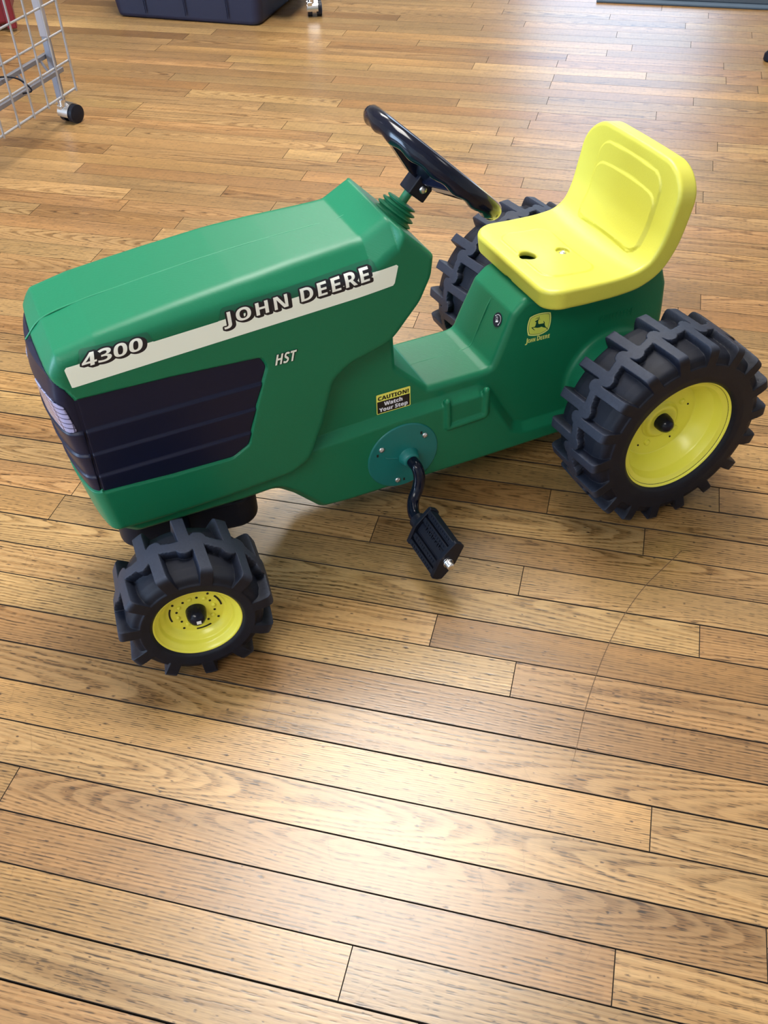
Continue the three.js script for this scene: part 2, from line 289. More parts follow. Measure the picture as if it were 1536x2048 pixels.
{ // one long curved scratch across the boards
  const c = new THREE.CatmullRomCurve3([[0.1499, -1.0561], [0.1250, -1.0142], [0.1017, -0.9730], [0.0770, -0.9118], [0.0578, -0.8421], [0.0432, -0.7585], [0.0374, -0.6942], [0.0328, -0.6535]].map((p) => new THREE.Vector3(p[0], 0.0002, p[1]))), pos = [], idx = [], n = 60;
  for (let i = 0; i <= n; i++) { const p = c.getPoint(i / n), t = c.getTangent(i / n), w = 0.0005 * Math.min(1, 4 * (1 - i / n)); pos.push(p.x - t.z * w, 0.00025, p.z + t.x * w, p.x + t.z * w, 0.00025, p.z - t.x * w); if (i) idx.push(2 * i - 2, 2 * i, 2 * i - 1, 2 * i - 1, 2 * i, 2 * i + 1); }
  const g = new THREE.BufferGeometry(); g.setAttribute('position', new THREE.Float32BufferAttribute(pos, 3)); g.setIndex(idx.reverse()); g.computeVertexNormals(); mesh('scratch', g, std({ color: new THREE.Color(0.10, 0.06, 0.03), roughness: 0.9 }), floor);
}
const restMesh = mesh('distant_floor_boards', rest, boardMats[0], floor); restMesh.userData.kind = 'stuff';

// ================================================================ the pedal tractor
// own axes: x to the rear, y up, z to the tractor's left (towards the camera); origin on the floor under the rear axle
const tractor = thing('pedal_tractor', 'green child-size ride-on pedal tractor with yellow seat and chunky black tyres on the wooden floor', 'toy tractor', [-0.0310, 0, -1.3177], 38.321 * rad);

// ---- hood
const topTab = [[-0.80, 0.389], [-0.7626, 0.4176], [-0.717, 0.428], [-0.67, 0.434], [-0.623, 0.4396], [-0.55, 0.447], [-0.4846, 0.4513], [-0.4254, 0.4537], [-0.388, 0.456], [-0.353, 0.474], [-0.302, 0.421]];
const topY = interp(topTab), topW = interp([[-0.76, 0.081], [-0.53, 0.073], [-0.40, 0.061], [-0.3525, 0.061], [-0.341, 0.092], [-0.30, 0.12]]);
const hoodPoly = polySDF(fillet([[-0.768, 0.147, 0.009], [-0.70, 0.1455], [-0.60, 0.1475, 0.05], [-0.51, 0.154, 0.03], [-0.484, 0.170, 0.025], [-0.4625, 0.224, 0.03], [-0.445, 0.286, 0.03], [-0.42, 0.304, 0.03], [-0.362, 0.318, 0.05], [-0.32, 0.363, 0.05], [-0.3045, 0.395, 0.03], [-0.3015, 0.422, 0.006], [-0.353, 0.4745, 0.006], [-0.389, 0.4555, 0.012], [-0.4254, 0.4537], [-0.4846, 0.4513], [-0.55, 0.447], [-0.623, 0.4396], [-0.67, 0.434], [-0.717, 0.428], [-0.7626, 0.4176, 0.007], [-0.789, 0.393, 0.008], [-0.793, 0.36, 0.02], [-0.7875, 0.285], [-0.779, 0.215]]));
const sideW = (x, y) => 0.0915 - 0.006 * sstep(-0.42, -0.30, x) - 0.004 * sstep(0.30, 0.14, y);
function hood0(x, y, z) {
  const az = Math.abs(z), nose = clamp((-0.66 - x) / 0.08) * sstep(0.421, 0.385, y), xs = x - (1.9 * az * az + 11 * Math.max(0, az - 0.070) ** 2) * nose;
  let d = hoodPoly(xs, y);
  d = smax(d, az - sideW(x, y), 0.010);
  const c = (az + 0.95 * y - topW(x) - 0.95 * topY(x)) * 0.725;
  return smax(d, c - 0.0004, 0.007);
}
// grille outline on the side, and the black nose
const grillePoly = polySDF(fillet([[-0.7535, 0.219, 0.002], [-0.665, 0.2135], [-0.588, 0.212, 0.014], [-0.566, 0.226, 0.012], [-0.551, 0.277], [-0.539, 0.312], [-0.530, 0.335, 0.012], [-0.536, 0.349, 0.008], [-0.645, 0.3555], [-0.7535, 0.3585, 0.002]]));
const nosePoly = polySDF(fillet([[-0.90, 0.226], [-0.755, 0.219, 0.003], [-0.755, 0.359, 0.004], [-0.762, 0.374, 0.005], [-0.772, 0.385, 0.006], [-0.779, 0.402, 0.004], [-0.90, 0.418]]));
const LV = [0.352, 0.3145, 0.280, 0.2455, 0.205];
function louver(y) { for (let i = 1; i < LV.length; i++) if (y > LV[i]) { const t = (y - LV[i]) / (LV[i - 1] - LV[i]); return i === 1 ? -0.0003 + 0 * t : (0.0032 * t ** 1.5) * sstep(1.0, 0.9, t); } return 0.0; }
const gapPoly = polySDF([[-0.759, 0.2215], [-0.749, 0.2205], [-0.749, 0.3575], [-0.759, 0.357]]);
const reg = (x, y, z) => Math.min(Math.max(gapPoly(x, y), 0.05 - Math.abs(z)), Math.max(grillePoly(x, y), 0.05 - Math.abs(z)), nosePoly(x, y));
const bellowsDir = new THREE.Vector3(0.655, 0.756, 0), colBase = new THREE.Vector3(-0.322, 0.438, 0);
function hoodSDF(x, y, z) {
  const d = hood0(x, y, z); if (d > 0.02 || d < -0.02) return d;
  const cut = smax(reg(x, y, z) - 0.0008, -(d + 0.0042), 0.003); // shallow recess the black panels sit in
  return smax(d, -cut, 0.0022);
}
const zOn = (f, x, y) => { let z = 0.12; for (let k = 0; k < 40; k++) z -= f(x, y, z) * 0.8; return z; };
const hood = mesh('hood', sdfMesh(hoodSDF, [-0.80, 0.138, -0.10], [-0.294, 0.482, 0.10], 0.0025), M.green, tractor);
// black panels: each side grille and the nose
const panel = (poly, test) => (x, y, z) => { const d = hood0(x, y, z); return smax(smax(Math.max(d + 0.0030 - louver(y), -(d + 0.010)), poly(x, y) - 0.0004, 0.0018), test(x, y, z), 0.001); };
for (const s of [1, -1]) mesh('side_grille', sdfMesh(panel(grillePoly, (x, y, z) => 0.05 - s * z), [-0.76, 0.205, s > 0 ? 0.07 : -0.095], [-0.52, 0.362, s > 0 ? 0.095 : -0.07], 0.0017), M.grille, hood);
for (const s of [1, -1]) mesh('seam_strip', sdfMesh((x, y, z) => { const d = hood0(x, y, z); return Math.max(d + 0.0037, -(d + 0.008), gapPoly(x, y), 0.05 - s * z); }, [-0.765, 0.212, s > 0 ? 0.07 : -0.095], [-0.743, 0.365, s > 0 ? 0.095 : -0.07], 0.0015), M.grille, hood);
mesh('nose_grille', sdfMesh(panel((x, y) => nosePoly(x + 0.0012, y), () => -1), [-0.80, 0.21, -0.096], [-0.745, 0.425, 0.096], 0.0019), M.grille, hood);
const lampTex = canvasTex(256, 256, (g, w, h) => { g.fillStyle = '#b9bfe6'; g.fillRect(0, 0, w, h); const q = g.createLinearGradient(0, 0, w, 0); q.addColorStop(0, '#d9c3d2'); q.addColorStop(0.5, '#c9c6ea'); q.addColorStop(1, '#dfe6ff'); g.fillStyle = q; g.fillRect(0, 0, w, h); g.strokeStyle = '#39426e'; g.lineWidth = 3.5; for (let i = 0; i <= 12; i++) { g.beginPath(); g.moveTo(0, i * 21 + 4); g.lineTo(w, i * 21 + 4); g.stroke(); } for (let i = 0; i <= 8; i++) { g.beginPath(); g.moveTo(i * 32 + 6, 0); g.lineTo(i * 32 + 6, h); g.stroke(); } });
const lampMat = phys({ color: new THREE.Color(0.5, 0.5, 0.58), map: lampTex, roughness: 0.18, clearcoat: 0.6 });
const lampPoly = polySDF(fillet([[-0.815, 0.372], [-0.780, 0.358, 0.004], [-0.7690, 0.351, 0.004], [-0.7625, 0.316, 0.003], [-0.772, 0.312, 0.004], [-0.815, 0.322]]));
for (const s of [1, -1]) mesh('headlight', sdfMesh((x, y, z) => { const d = hood0(x, y, z); return smax(smax(d + 0.0018, -(d + 0.006), 0.0005), Math.max(lampPoly(x, y), 0.028 - s * z), 0.001); }, [-0.80, 0.30, s > 0 ? 0.02 : -0.096], [-0.755, 0.395, s > 0 ? 0.096 : -0.02], 0.0017, (x, y, z) => [(x - s * z + 0.9) * 14, (y - 0.30) / 0.085]), lampMat, hood);
// moulding seam along the top
const seamMat = phys({ color: new THREE.Color(0.012, 0.215, 0.105), roughness: 0.4 });
mesh('moulding_seam', tube([[-0.7850, 0.3968, 0], [-0.7635, 0.4172, 0], [-0.717, 0.4282, 0], [-0.67, 0.4342, 0], [-0.623, 0.4398, 0], [-0.55, 0.4472, 0], [-0.4846, 0.4515, 0], [-0.43, 0.4538, 0], [-0.389, 0.4562, 0], [-0.358, 0.4716, 0]], 0.0012, 60, 6).translate(0, -0.0009, 0), seamMat, hood);

// ---- decals on the hood side, on the plane z = 0.0915
const DW = 0.44, DH = 0.11, DX = -0.775, DY = 0.345; // canvas area in metres
const stripeTex = canvasTex(2048, 512, (g, w, h) => {
  const X = (x) => (x - DX) / DW * w, Y = (y) => h - (y - DY) / DH * h;
  g.fillStyle = '#0c5e45'; g.fillRect(0, 0, w, h);
  const line = [[-0.7575, 0.4035], [-0.352, 0.4262], [-0.3585, 0.3995], [-0.7555, 0.3765]];
  g.fillStyle = '#f6fff4'; g.beginPath(); line.forEach((p, i) => g[i ? 'lineTo' : 'moveTo'](X(p[0]), Y(p[1]))); g.closePath(); g.fill();
  const slope = -Math.atan2(0.0227 / DH * h, 0.4055 / DW * w);
  function word(t, x, y, height, width, skew, depth, gap = 0) {
    g.save(); g.translate(X(x), Y(y)); g.rotate(slope); g.transform(1, 0, -skew, 1, 0, 0);
    const px = height / DH * h / 0.73; g.font = 'bold ' + px + 'px sans-serif'; g.letterSpacing = gap * px + 'px'; const sc = width / DW * w / g.measureText(t).width; g.scale(sc, 1);
    g.lineJoin = 'round'; g.fillStyle = g.strokeStyle = '#14141f'; g.lineWidth = px * 0.15;
    for (let i = 0; i <= depth; i += 1.5) { g.strokeText(t, i * 0.8, i * 0.62); g.fillText(t, i * 0.8, i * 0.62); }
    g.fillStyle = '#fafff8'; g.fillText(t, 0, 0); g.restore();
  }
  word('4300', -0.7385, 0.3985, 0.0155, 0.070, 0.22, 13);
  word('JOHN DEERE', -0.5715, 0.4055, 0.0165, 0.184, 0.03, 13, 0.06);
});
const stripeMat = phys({ map: stripeTex, roughness: 0.42 });
function shapeGeo(pts, z, uvf) { const s = new THREE.Shape(pts.map((p) => new THREE.Vector2(p[0], p[1]))), g = new THREE.ShapeGeometry(s), p = g.attributes.position, uv = g.attributes.uv; for (let i = 0; i < p.count; i++) { const t = uvf(p.getX(i), p.getY(i)); uv.setXY(i, t[0], t[1]); } return g.translate(0, 0, z); }
const decalUV = (x, y) => [(x - DX) / DW, (y - DY) / DH];
function onSide(pts, n = 40) { // sticker that follows the hood's side: the outline is cut into strips and each vertex is set on the surface
  const poly = polySDF(pts); const xs = pts.map((p) => p[0]), x0 = Math.min(...xs), x1 = Math.max(...xs), pos = [], uv = [], idx = [], m = 10;
  const range = (x) => { let lo = 9, hi = -9; for (let i = 0, j = pts.length - 1; i < pts.length; j = i++) { const [ax, ay] = pts[j], [bx, by] = pts[i]; if (Math.min(ax, bx) <= x + 1e-9 && Math.max(ax, bx) >= x - 1e-9) { const t = Math.abs(bx - ax) < 1e-7 ? [0, 1] : [(x - ax) / (bx - ax)]; for (const k of t) { const y = ay + (by - ay) * clamp(k); lo = Math.min(lo, y); hi = Math.max(hi, y); } } } return [lo, hi]; };
  for (let i = 0; i <= n; i++) { const x = lerp(x0 + 1e-5, x1 - 1e-5, i / n), [lo, hi] = range(x); for (let j = 0; j <= m; j++) { const y = lerp(lo, hi, j / m); let z = 0.1; for (let k = 0; k < 12; k++) z -= hood0(x, y, z); pos.push(x, y, z + 0.0006); const t = decalUV(x, y); uv.push(...t); if (i && j) { const a = i * (m + 1) + j, b = a - 1, c = a - m - 1, d = c - 1; idx.push(d, b, a, d, a, c); } } }
  const g = new THREE.BufferGeometry(); g.setAttribute('position', new THREE.Float32BufferAttribute(pos, 3)); g.setAttribute('uv', new THREE.Float32BufferAttribute(uv, 2)); g.setIndex(idx); g.computeVertexNormals(); return g;
}
const stripe = mesh('stripe_decal', onSide(fillet([[-0.7575, 0.4035, 0.003], [-0.7415, 0.4045], [-0.7365, 0.4185, 0.003], [-0.6600, 0.4215, 0.003], [-0.6565, 0.4085], [-0.5800, 0.4130], [-0.5745, 0.4275, 0.003], [-0.3840, 0.4375, 0.003], [-0.3800, 0.4250], [-0.352, 0.4262, 0.003], [-0.3585, 0.3995, 0.003], [-0.7555, 0.3765, 0.003]]), 160), stripeMat, hood);
stripe.userData.label = 'cream stripe decal with number and maker name in outlined letters';
const font = await new FontLoader().loadAsync('fonts/droid/droid_sans_bold.typeface.json');
function textGeo(t, height, width, depth = 0.0004) { const g = new TextGeometry(t, { font, size: height / 0.73, depth, curveSegments: 4 }); g.computeBoundingBox(); const b = g.boundingBox; g.translate(-b.min.x, 0, 0); g.scale(width / (b.max.x - b.min.x), 1, 1); return g; }
{
  const zz = zOn(hood0, -0.507, 0.34) + 0.0002, a = textGeo('HST', 0.0105, 0.0255); a.applyMatrix4(new THREE.Matrix4().makeShear(0, 0, 0.25, 0, 0, 0)).translate(-0.5200, 0.3345, zz + 0.0004);
  const parts = []; for (const [dx, dy] of [[0.0007, -0.0007], [-0.0005, 0.0004], [0.0012, -0.0004], [0, -0.0008], [0.001, 0.0003]]) parts.push(a.clone().translate(dx, dy, -0.0003));
  mesh('letter_shadow', parts, M.black, hood); mesh('lettering', a, M.cream, hood);
}

// ---- body: running board, pedestal and seat box in one moulding
const lowPoly = polySDF(fillet([[-0.745, 0.22], [-0.748, 0.135, 0.015], [-0.725, 0.119, 0.02], [-0.575, 0.117, 0.03], [-0.532, 0.1195, 0.03], [-0.508, 0.100, 0.03], [-0.470, 0.0585, 0.022], [-0.43, 0.055, 0.02], [-0.2, 0.054], [0.06, 0.056, 0.02], [0.092, 0.075, 0.015], [0.0905, 0.20], [0.089, 0.27, 0.01], [0.08, 0.298, 0.012], [-0.06, 0.302], [-0.148, 0.3055, 0.022], [-0.168, 0.288, 0.012], [-0.1865, 0.244, 0.02], [-0.1995, 0.2125, 0.018], [-0.213, 0.2105, 0.012], [-0.2985, 0.2105, 0.005], [-0.3445, 0.257, 0.006], [-0.346, 0.33], [-0.42, 0.36], [-0.62, 0.30]]));
const bulgePoly = polySDF(fillet([[-0.78, 0.160], [-0.465, 0.1835], [-0.35, 0.1895], [-0.222, 0.1905, 0.016], [-0.203, 0.184, 0.014], [-0.158, 0.105, 0.012], [-0.142, 0.098, 0.012], [0.10, 0.1005], [0.11, 0.02], [-0.78, 0.02]]));
const beadPts = [[-0.275, 0.186], [-0.2735, 0.1440], [-0.2715, 0.1415], [-0.216, 0.1435], [-0.213, 0.1465], [-0.2125, 0.186]];
function segDist(x, y, pts) { let m = 1e9; for (let i = 1; i < pts.length; i++) { const [ax, ay] = pts[i - 1], ex = pts[i][0] - ax, ey = pts[i][1] - ay, t = clamp(((x - ax) * ex + (y - ay) * ey) / (ex * ex + ey * ey)); m = Math.min(m, Math.hypot(x - ax - ex * t, y - ay - ey * t)); } return m; }
function bodySDF(x, y, z) {
  const az = Math.abs(z), p = lowPoly(x, y);
  let d = rext(p, az - 0.0625 + 0.004 * sstep(0.22, 0.30, y), 0.0095);
  if (y < 0.22) {
    const b = smax(p, bulgePoly(x, y), 0.004); const bw = az - 0.0745, ch = (bw + b + 0.0115) * 0.7071; d = smin(d, smax(smax(b, bw, 0.003), ch, 0.002), 0.002);
    if (x > -0.30 && x < -0.19 && y > 0.12) { const q = Math.hypot(segDist(x, y, beadPts), az - 0.0738) - 0.0050; d = smin(d, q, 0.003); }
  }
  const hb = Math.hypot(x, y - 0.1450) - 0.0705; // drum behind each rear wheel
  if (az < 0.15 && hb < 0.05) d = smin(d, rext(hb + clamp((az - 0.06) / 0.07) * 0.006, az - 0.130, 0.006), 0.010);
  return d;
}
const body = mesh('body', sdfMesh(bodySDF, [-0.76, 0.044, -0.138], [0.10, 0.37, 0.138], 0.0026), M.green, tractor);
mesh('moulding_seam', tube([[-0.299, 0.2107, 0], [-0.26, 0.2107, 0], [-0.215, 0.2108, 0], [-0.2005, 0.2145, 0], [-0.1878, 0.2435, 0], [-0.176, 0.272, 0], [-0.166, 0.290, 0]], 0.0011, 40, 6).translate(0.0003, -0.0009, 0), seamMat, body);
const emb = textGeo('JOHN DEERE', 0.0085, 0.062, 0.0006).translate(-0.028, 0.2345, zOn(bodySDF, 0, 0.238) - 0.0002); emb.applyMatrix4(new THREE.Matrix4());
mesh('raised_lettering', emb, M.green, body);
// caution label
const cautionTex = canvasTex(640, 430, (g, w, h) => {
  g.fillStyle = '#eef06e'; g.fillRect(0, 0, w, h); g.fillStyle = '#12121a'; g.fillRect(14, 158, w - 28, h - 172); g.fillStyle = '#15150f'; g.textAlign = 'center';
  const put = (t, y, px, wd, col) => { g.save(); g.font = 'bold ' + px + 'px sans-serif'; g.fillStyle = col; g.strokeStyle = col; g.lineWidth = px * 0.05; g.translate(w / 2, y); g.scale(wd / g.measureText(t).width, 1); g.fillText(t, 0, 0); g.strokeText(t, 0, 0); g.restore(); };
  put('CAUTION!', 130, 112, 590, '#15150f'); put('Watch', 270, 112, 350, '#eef1ff'); put('Your Step', 386, 112, 540, '#eef1ff');
});
const roundRect = (x0, y0, x1, y1, r) => fillet([[x0, y0, r], [x1, y0, r], [x1, y1, r], [x0, y1, r]]);
const caution = mesh('caution_label', shapeGeo(roundRect(-0.3775, 0.1912, -0.3265, 0.2237, 0.002), 0.0632, (x, y) => [(x + 0.3775) / 0.051, (y - 0.1912) / 0.0325]), phys({ map: cautionTex, roughness: 0.4 }), body);
caution.userData.label = 'yellow and black caution label';
// emblem: a leaping deer on a yellow shield
const EM = (x, y) => { // from the emblem's own drawing grid to (a, b) over the shield
  const ax = 530, ay = -135, bx = -45, by = 465, px = x - 500, py = y - 430, det = ax * by - ay * bx; return [(px * by - py * bx) / det, (ax * py - ay * px) / det];
};
const SH = { x: -0.1429, y: 0.2785, ux: 0.0333, uy: -0.0009, vx: -0.0003, vy: -0.0290 };
const shAt = (a, b) => [SH.x + a * SH.ux + b * SH.vx, SH.y + a * SH.uy + b * SH.vy];
const shieldAB = []; { const C = [[0, 0], [1, 0], [0.985, 0.96], [0, 1]], bul = [[0.45, -0.10], [1.06, 0.5], [0.55, 1.13], [-0.085, 0.5]]; for (let i = 0; i < 4; i++) { const p = C[i], q = C[(i + 1) % 4], m = bul[i], c = [2 * m[0] - (p[0] + q[0]) / 2, 2 * m[1] - (p[1] + q[1]) / 2]; for (let k = 0; k < 10; k++) { const t = k / 10; shieldAB.push([(1 - t) ** 2 * p[0] + 2 * t * (1 - t) * c[0] + t * t * q[0], (1 - t) ** 2 * p[1] + 2 * t * (1 - t) * c[1] + t * t * q[1]]); } } }
const emblemTex = canvasTex(768, 768, (g, w, h) => {
  const K = (p) => [(p[0] + 0.15) / 1.3 * w, (p[1] + 0.15) / 1.3 * h], path = (L, f) => { g.beginPath(); L.forEach((p, i) => { const q = f(p); g[i ? 'lineTo' : 'moveTo'](q[0], q[1]); }); g.closePath(); };
  g.fillStyle = '#eaf48a'; g.fillRect(0, 0, w, h); const cx = 0.5, cy = 0.5, ins = (k) => (p) => K([cx + (p[0] - cx) * k, cy + (p[1] - cy) * k]);
  path(shieldAB, ins(0.90)); g.fillStyle = '#0b4a35'; g.fill(); path(shieldAB, ins(0.865)); g.fillStyle = '#d3e262'; g.fill();
  const deer = [[622, 532], [660, 508], [690, 488], [712, 486], [722, 505], [708, 530], [712, 575], [726, 598], [780, 590], [835, 580], [858, 572], [846, 522], [852, 512], [866, 536], [880, 548], [878, 590], [888, 640], [905, 668], [935, 690], [968, 738], [958, 752], [925, 708], [895, 690], [850, 685], [800, 664], [745, 686], [690, 694], [630, 690], [572, 694], [600, 726], [638, 766], [590, 744], [536, 692], [548, 682], [622, 668], [640, 636], [655, 580], [662, 548], [640, 542]];
  path(deer, (p) => K(EM(...p))); g.fillStyle = '#0b4a35'; g.fill(); g.strokeStyle = '#0b4a35'; g.lineWidth = 11; g.lineCap = 'round'; g.lineJoin = 'round';
  for (const L of [[[706, 492], [712, 462], [690, 442], [684, 424]], [[690, 442], [640, 464]], [[714, 490], [736, 455], [740, 400]], [[733, 460], [722, 425]], [[728, 478], [764, 468]]]) { g.beginPath(); L.forEach((p, i) => { const q = K(EM(...p)); g[i ? 'lineTo' : 'moveTo'](q[0], q[1]); }); g.stroke(); }
});
{
  const pts = shieldAB.map((p) => shAt(...p)), s = new THREE.ShapeGeometry(new THREE.Shape(pts.map((p) => new THREE.Vector2(...p)).reverse())), P = s.attributes.position, uv = s.attributes.uv, det = SH.ux * SH.vy - SH.uy * SH.vx;
  for (let i = 0; i < P.count; i++) { const dx = P.getX(i) - SH.x, dy = P.getY(i) - SH.y, a = (dx * SH.vy - dy * SH.vx) / det, b = (SH.ux * dy - SH.uy * dx) / det; uv.setXY(i, (a + 0.15) / 1.3, 1 - (b + 0.15) / 1.3); }
  const e = mesh('emblem_decal', s.translate(0, 0, zOn(bodySDF, -0.127, 0.249) + 0.0006), phys({ map: emblemTex, roughness: 0.42 }), body); e.userData.label = 'yellow shield emblem with a leaping deer';
  const cap = (t, x, h, w) => textGeo(t, h, w, 0.0003).translate(x, 0, 0);
  const words = merge([cap('J', 0, 0.0058, 0.0036), cap('OHN', 0.0043, 0.0043, 0.0118), cap('D', 0.0188, 0.0058, 0.0050), cap('EERE', 0.0246, 0.0043, 0.0150)]).rotateZ(-0.03).translate(-0.1472, 0.2374, zOn(bodySDF, -0.13, 0.24) + 0.0002);
  mesh('emblem_lettering', words, M.inkGreenYellow, body);
}
// round dial label on the front of the seat box
const dialTex = canvasTex(256, 256, (g, w) => { g.fillStyle = '#11142a'; g.fillRect(0, 0, w, w); g.strokeStyle = '#f2f4ff'; g.fillStyle = '#f2f4ff'; g.lineWidth = 9; g.beginPath(); g.arc(128, 128, 88, -2.5, 0.75); g.stroke(); g.save(); g.translate(118, 150); g.rotate(-0.5); g.fillRect(-30, 0, 72, 30); g.lineWidth = 7; g.strokeRect(-22, -62, 40, 52); g.restore(); g.beginPath(); g.arc(42, 92, 12, 0, 7); g.fill(); g.beginPath(); g.arc(200, 190, 11, 0, 7); g.fill(); });
{
  const n = new THREE.Vector3(-0.921, 0.389, 0), g = new THREE.CircleGeometry(0.0102, 28), up = new THREE.Vector3(0.389, 0.921, 0), m4 = new THREE.Matrix4().makeBasis(new THREE.Vector3().crossVectors(up, n), up, n);
  const d = mesh('dial_label', g, phys({ map: dialTex, roughness: 0.75 }), body); d.applyMatrix4(m4); d.position.set(-0.1763, 0.2684, 0.033).addScaledVector(n, 0.0009); d.userData.label = 'round black dial label';
}

// ---- crank cover, crank and pedal
const cover = mesh('crank_cover', latheZ([[0, 0.004], [0.0525, 0.004], [0.0545, 0.0025], [0.0548, 0], [0, 0]].reverse(), 72)  .translate(-0.3445, 0.1165, 0.0728), M.teal, tractor);
mesh('crank_boss', latheZ([[0.0165, 0], [0.0145, 0.003], [0.0125, 0.011], [0.0095, 0.0135], [0, 0.0135]], 40).translate(-0.3365, 0.1125, 0.0755), M.teal, cover);
mesh('stamped_mark', [rod([-0.369, 0.1205, 0.0768], [-0.354, 0.1155, 0.0768], 0.0011), rod([-0.3735, 0.1235, 0.0768], [-0.369, 0.1205, 0.0768], 0.0011)], M.teal, cover);
for (const [x, y, a] of [[-0.378, 0.1395, 0.6], [-0.311, 0.1425, 0.9], [-0.3545, 0.0755, 0.9]]) mesh('screw', [latheZ([[0.0042, 0], [0.0040, 0.0012], [0.0025, 0.0023], [0, 0.0026]], 20), box(0.0072, 0.0008, 0.0004, 0, 0, 0.0026).rotateZ(a)].map((g) => g.translate(x, y, 0.0767)), M.zinc, cover);
for (const [x, y] of [[-0.3845, 0.131], [-0.3165, 0.1485], [-0.3445, 0.0735]]) mesh('screw_hole', box(0.0028, 0.0045, 0.0008, x, y, 0.0768), M.darkHole, cover);
const SP = [-0.358, 0.0593], PA = Math.atan2(-0.051, -0.035); // pedal spindle (x, y) and the direction of the pedal's width
const crank = mesh('crank_arm', tube([[-0.3365, 0.1125, 0.070], [-0.3365, 0.1125, 0.092], [-0.3355, 0.1105, 0.1015], [-0.335, 0.098, 0.108], [-0.3395, 0.081, 0.112], [-0.350, 0.068, 0.119], [-0.3575, 0.0605, 0.136], [SP[0], SP[1], 0.150], [SP[0], SP[1], 0.166]], 0.0086, 60, 14), M.blackGloss, tractor);
mesh('crank_arm', tube([[-0.3365, 0.1125, -0.070], [-0.3365, 0.1125, -0.092], [-0.3375, 0.1145, -0.1015], [-0.336, 0.127, -0.108], [-0.333, 0.144, -0.112], [-0.323, 0.157, -0.119], [-0.315, 0.1645, -0.136], [-0.315, 0.1657, -0.150], [-0.315, 0.1657, -0.166]], 0.0086, 60, 14), M.blackGloss, tractor);
function makePedal(sx, sy, s) {
  const p = [], L = 0.073, W = 0.062, zc = 0.2005;
  const plate = (z) => { const e = new THREE.ExtrudeGeometry(new THREE.Shape(fillet([[-W / 2, -0.004, 0.002], [-W / 2 + 0.002, -0.010, 0.003], [0, -0.015, 0.012], [W / 2 - 0.002, -0.010, 0.003], [W / 2, -0.004, 0.002], [W / 2, 0.006, 0.003], [0, 0.0125, 0.012], [-W / 2, 0.006, 0.003]]).map((q) => new THREE.Vector2(...q))), { depth: 0.005, bevelEnabled: true, bevelSize: 0.0008, bevelThickness: 0.0008, bevelSegments: 1 }); return e.translate(0, 0, z); };
  p.push(plate(zc - L / 2 - 0.003), plate(zc + L / 2 - 0.002));
  for (const [x, w, h] of [[-0.0255, 0.0075, 0.014], [-0.0135, 0.0075, 0.015], [0.0135, 0.0075, 0.015], [0.0255, 0.0075, 0.014]]) { p.push(rbox(w, h, L, 0.0012, x, 0, zc, 1)); for (let i = 0; i < 10; i++) p.push(box(0.0022, 0.0012, 0.0024, x, h / 2 + 0.0004, zc - L / 2 + 0.011 + i * 0.0056)); p.push(box(0.002, h - 0.004, L, x + (x > 0 ? -0.006 : 0.006), -0.001, zc)); }
  p.push(rbox(0.0165, 0.0125, L, 0.004, 0, 0, zc, 2)); p.push(new THREE.CylinderGeometry(0.0115, 0.0125, 0.012, 20).rotateX(Math.PI / 2).translate(0, 0, zc - L / 2 - 0.008));
  const t = textGeo('TRAFFIC', 0.0085, 0.046, 0.0008).rotateX(-Math.PI / 2).rotateY(-Math.PI / 2).translate(0.0042, 0.0062, zc - 0.024);
  const g = merge([...p, t]); g.rotateZ(PA + Math.PI); if (s < 0) g.rotateY(Math.PI); return g.translate(sx, sy, 0);
}
const pedal = mesh('pedal', makePedal(SP[0], SP[1], 1), M.black, tractor);
mesh('axle_nut', latheZ([[0.0085, 0.2385], [0.0085, 0.2405], [0.0066, 0.2408], [0.0072, 0.2432], [0.0072, 0.2448], [0.0058, 0.2450], [0.0058, 0.2515], [0.004, 0.2535], [0, 0.2535]], 24).translate(SP[0], SP[1], 0), M.chrome, pedal);
mesh('pedal', makePedal(-0.315, 0.1657, -1), M.black, tractor);

// ---- steering: bellows, column, wheel
const colQ = new THREE.Quaternion().setFromUnitVectors(new THREE.Vector3(0, 1, 0), bellowsDir.clone().normalize());
const along = (g, d = 0) => g.applyQuaternion(colQ).translate(colBase.x + bellowsDir.x * d, colBase.y + bellowsDir.y * d, 0);
{
  const prof = [[0.0305, -0.016], [0.0300, -0.003], [0.0250, 0.0005]]; const rings = [[0.0272, 0.0040], [0.0264, 0.0110], [0.0240, 0.0180], [0.0205, 0.0240]];
  for (const [r, y] of rings) prof.push([r - 0.0052, y - 0.0034], [r - 0.0006, y - 0.0006], [r, y + 0.0004], [r - 0.0010, y + 0.0014]);
  prof.push([0.0150, 0.0250], [0.0090, 0.0262], [0.0062, 0.0264], [0.0060, 0.0220]);
  mesh('bellows', along(lathe(prof, 48)), M.green, tractor);
  mesh('steering_column', along(lathe([[0.0058, -0.02], [0.0058, 0.075]], 20)), M.greenDark, tractor);
}
const WH = new THREE.Vector3(-0.2623, 0.4977, 0), WD = new THREE.Vector3(Math.sin(42.47 * rad), Math.cos(42.47 * rad), 0), wQ = new THREE.Quaternion().setFromUnitVectors(new THREE.Vector3(0, 1, 0), WD);
const steer = new THREE.Group(); steer.name = 'steering_wheel'; tractor.add(steer); steer.position.copy(WH); steer.quaternion.copy(wQ);
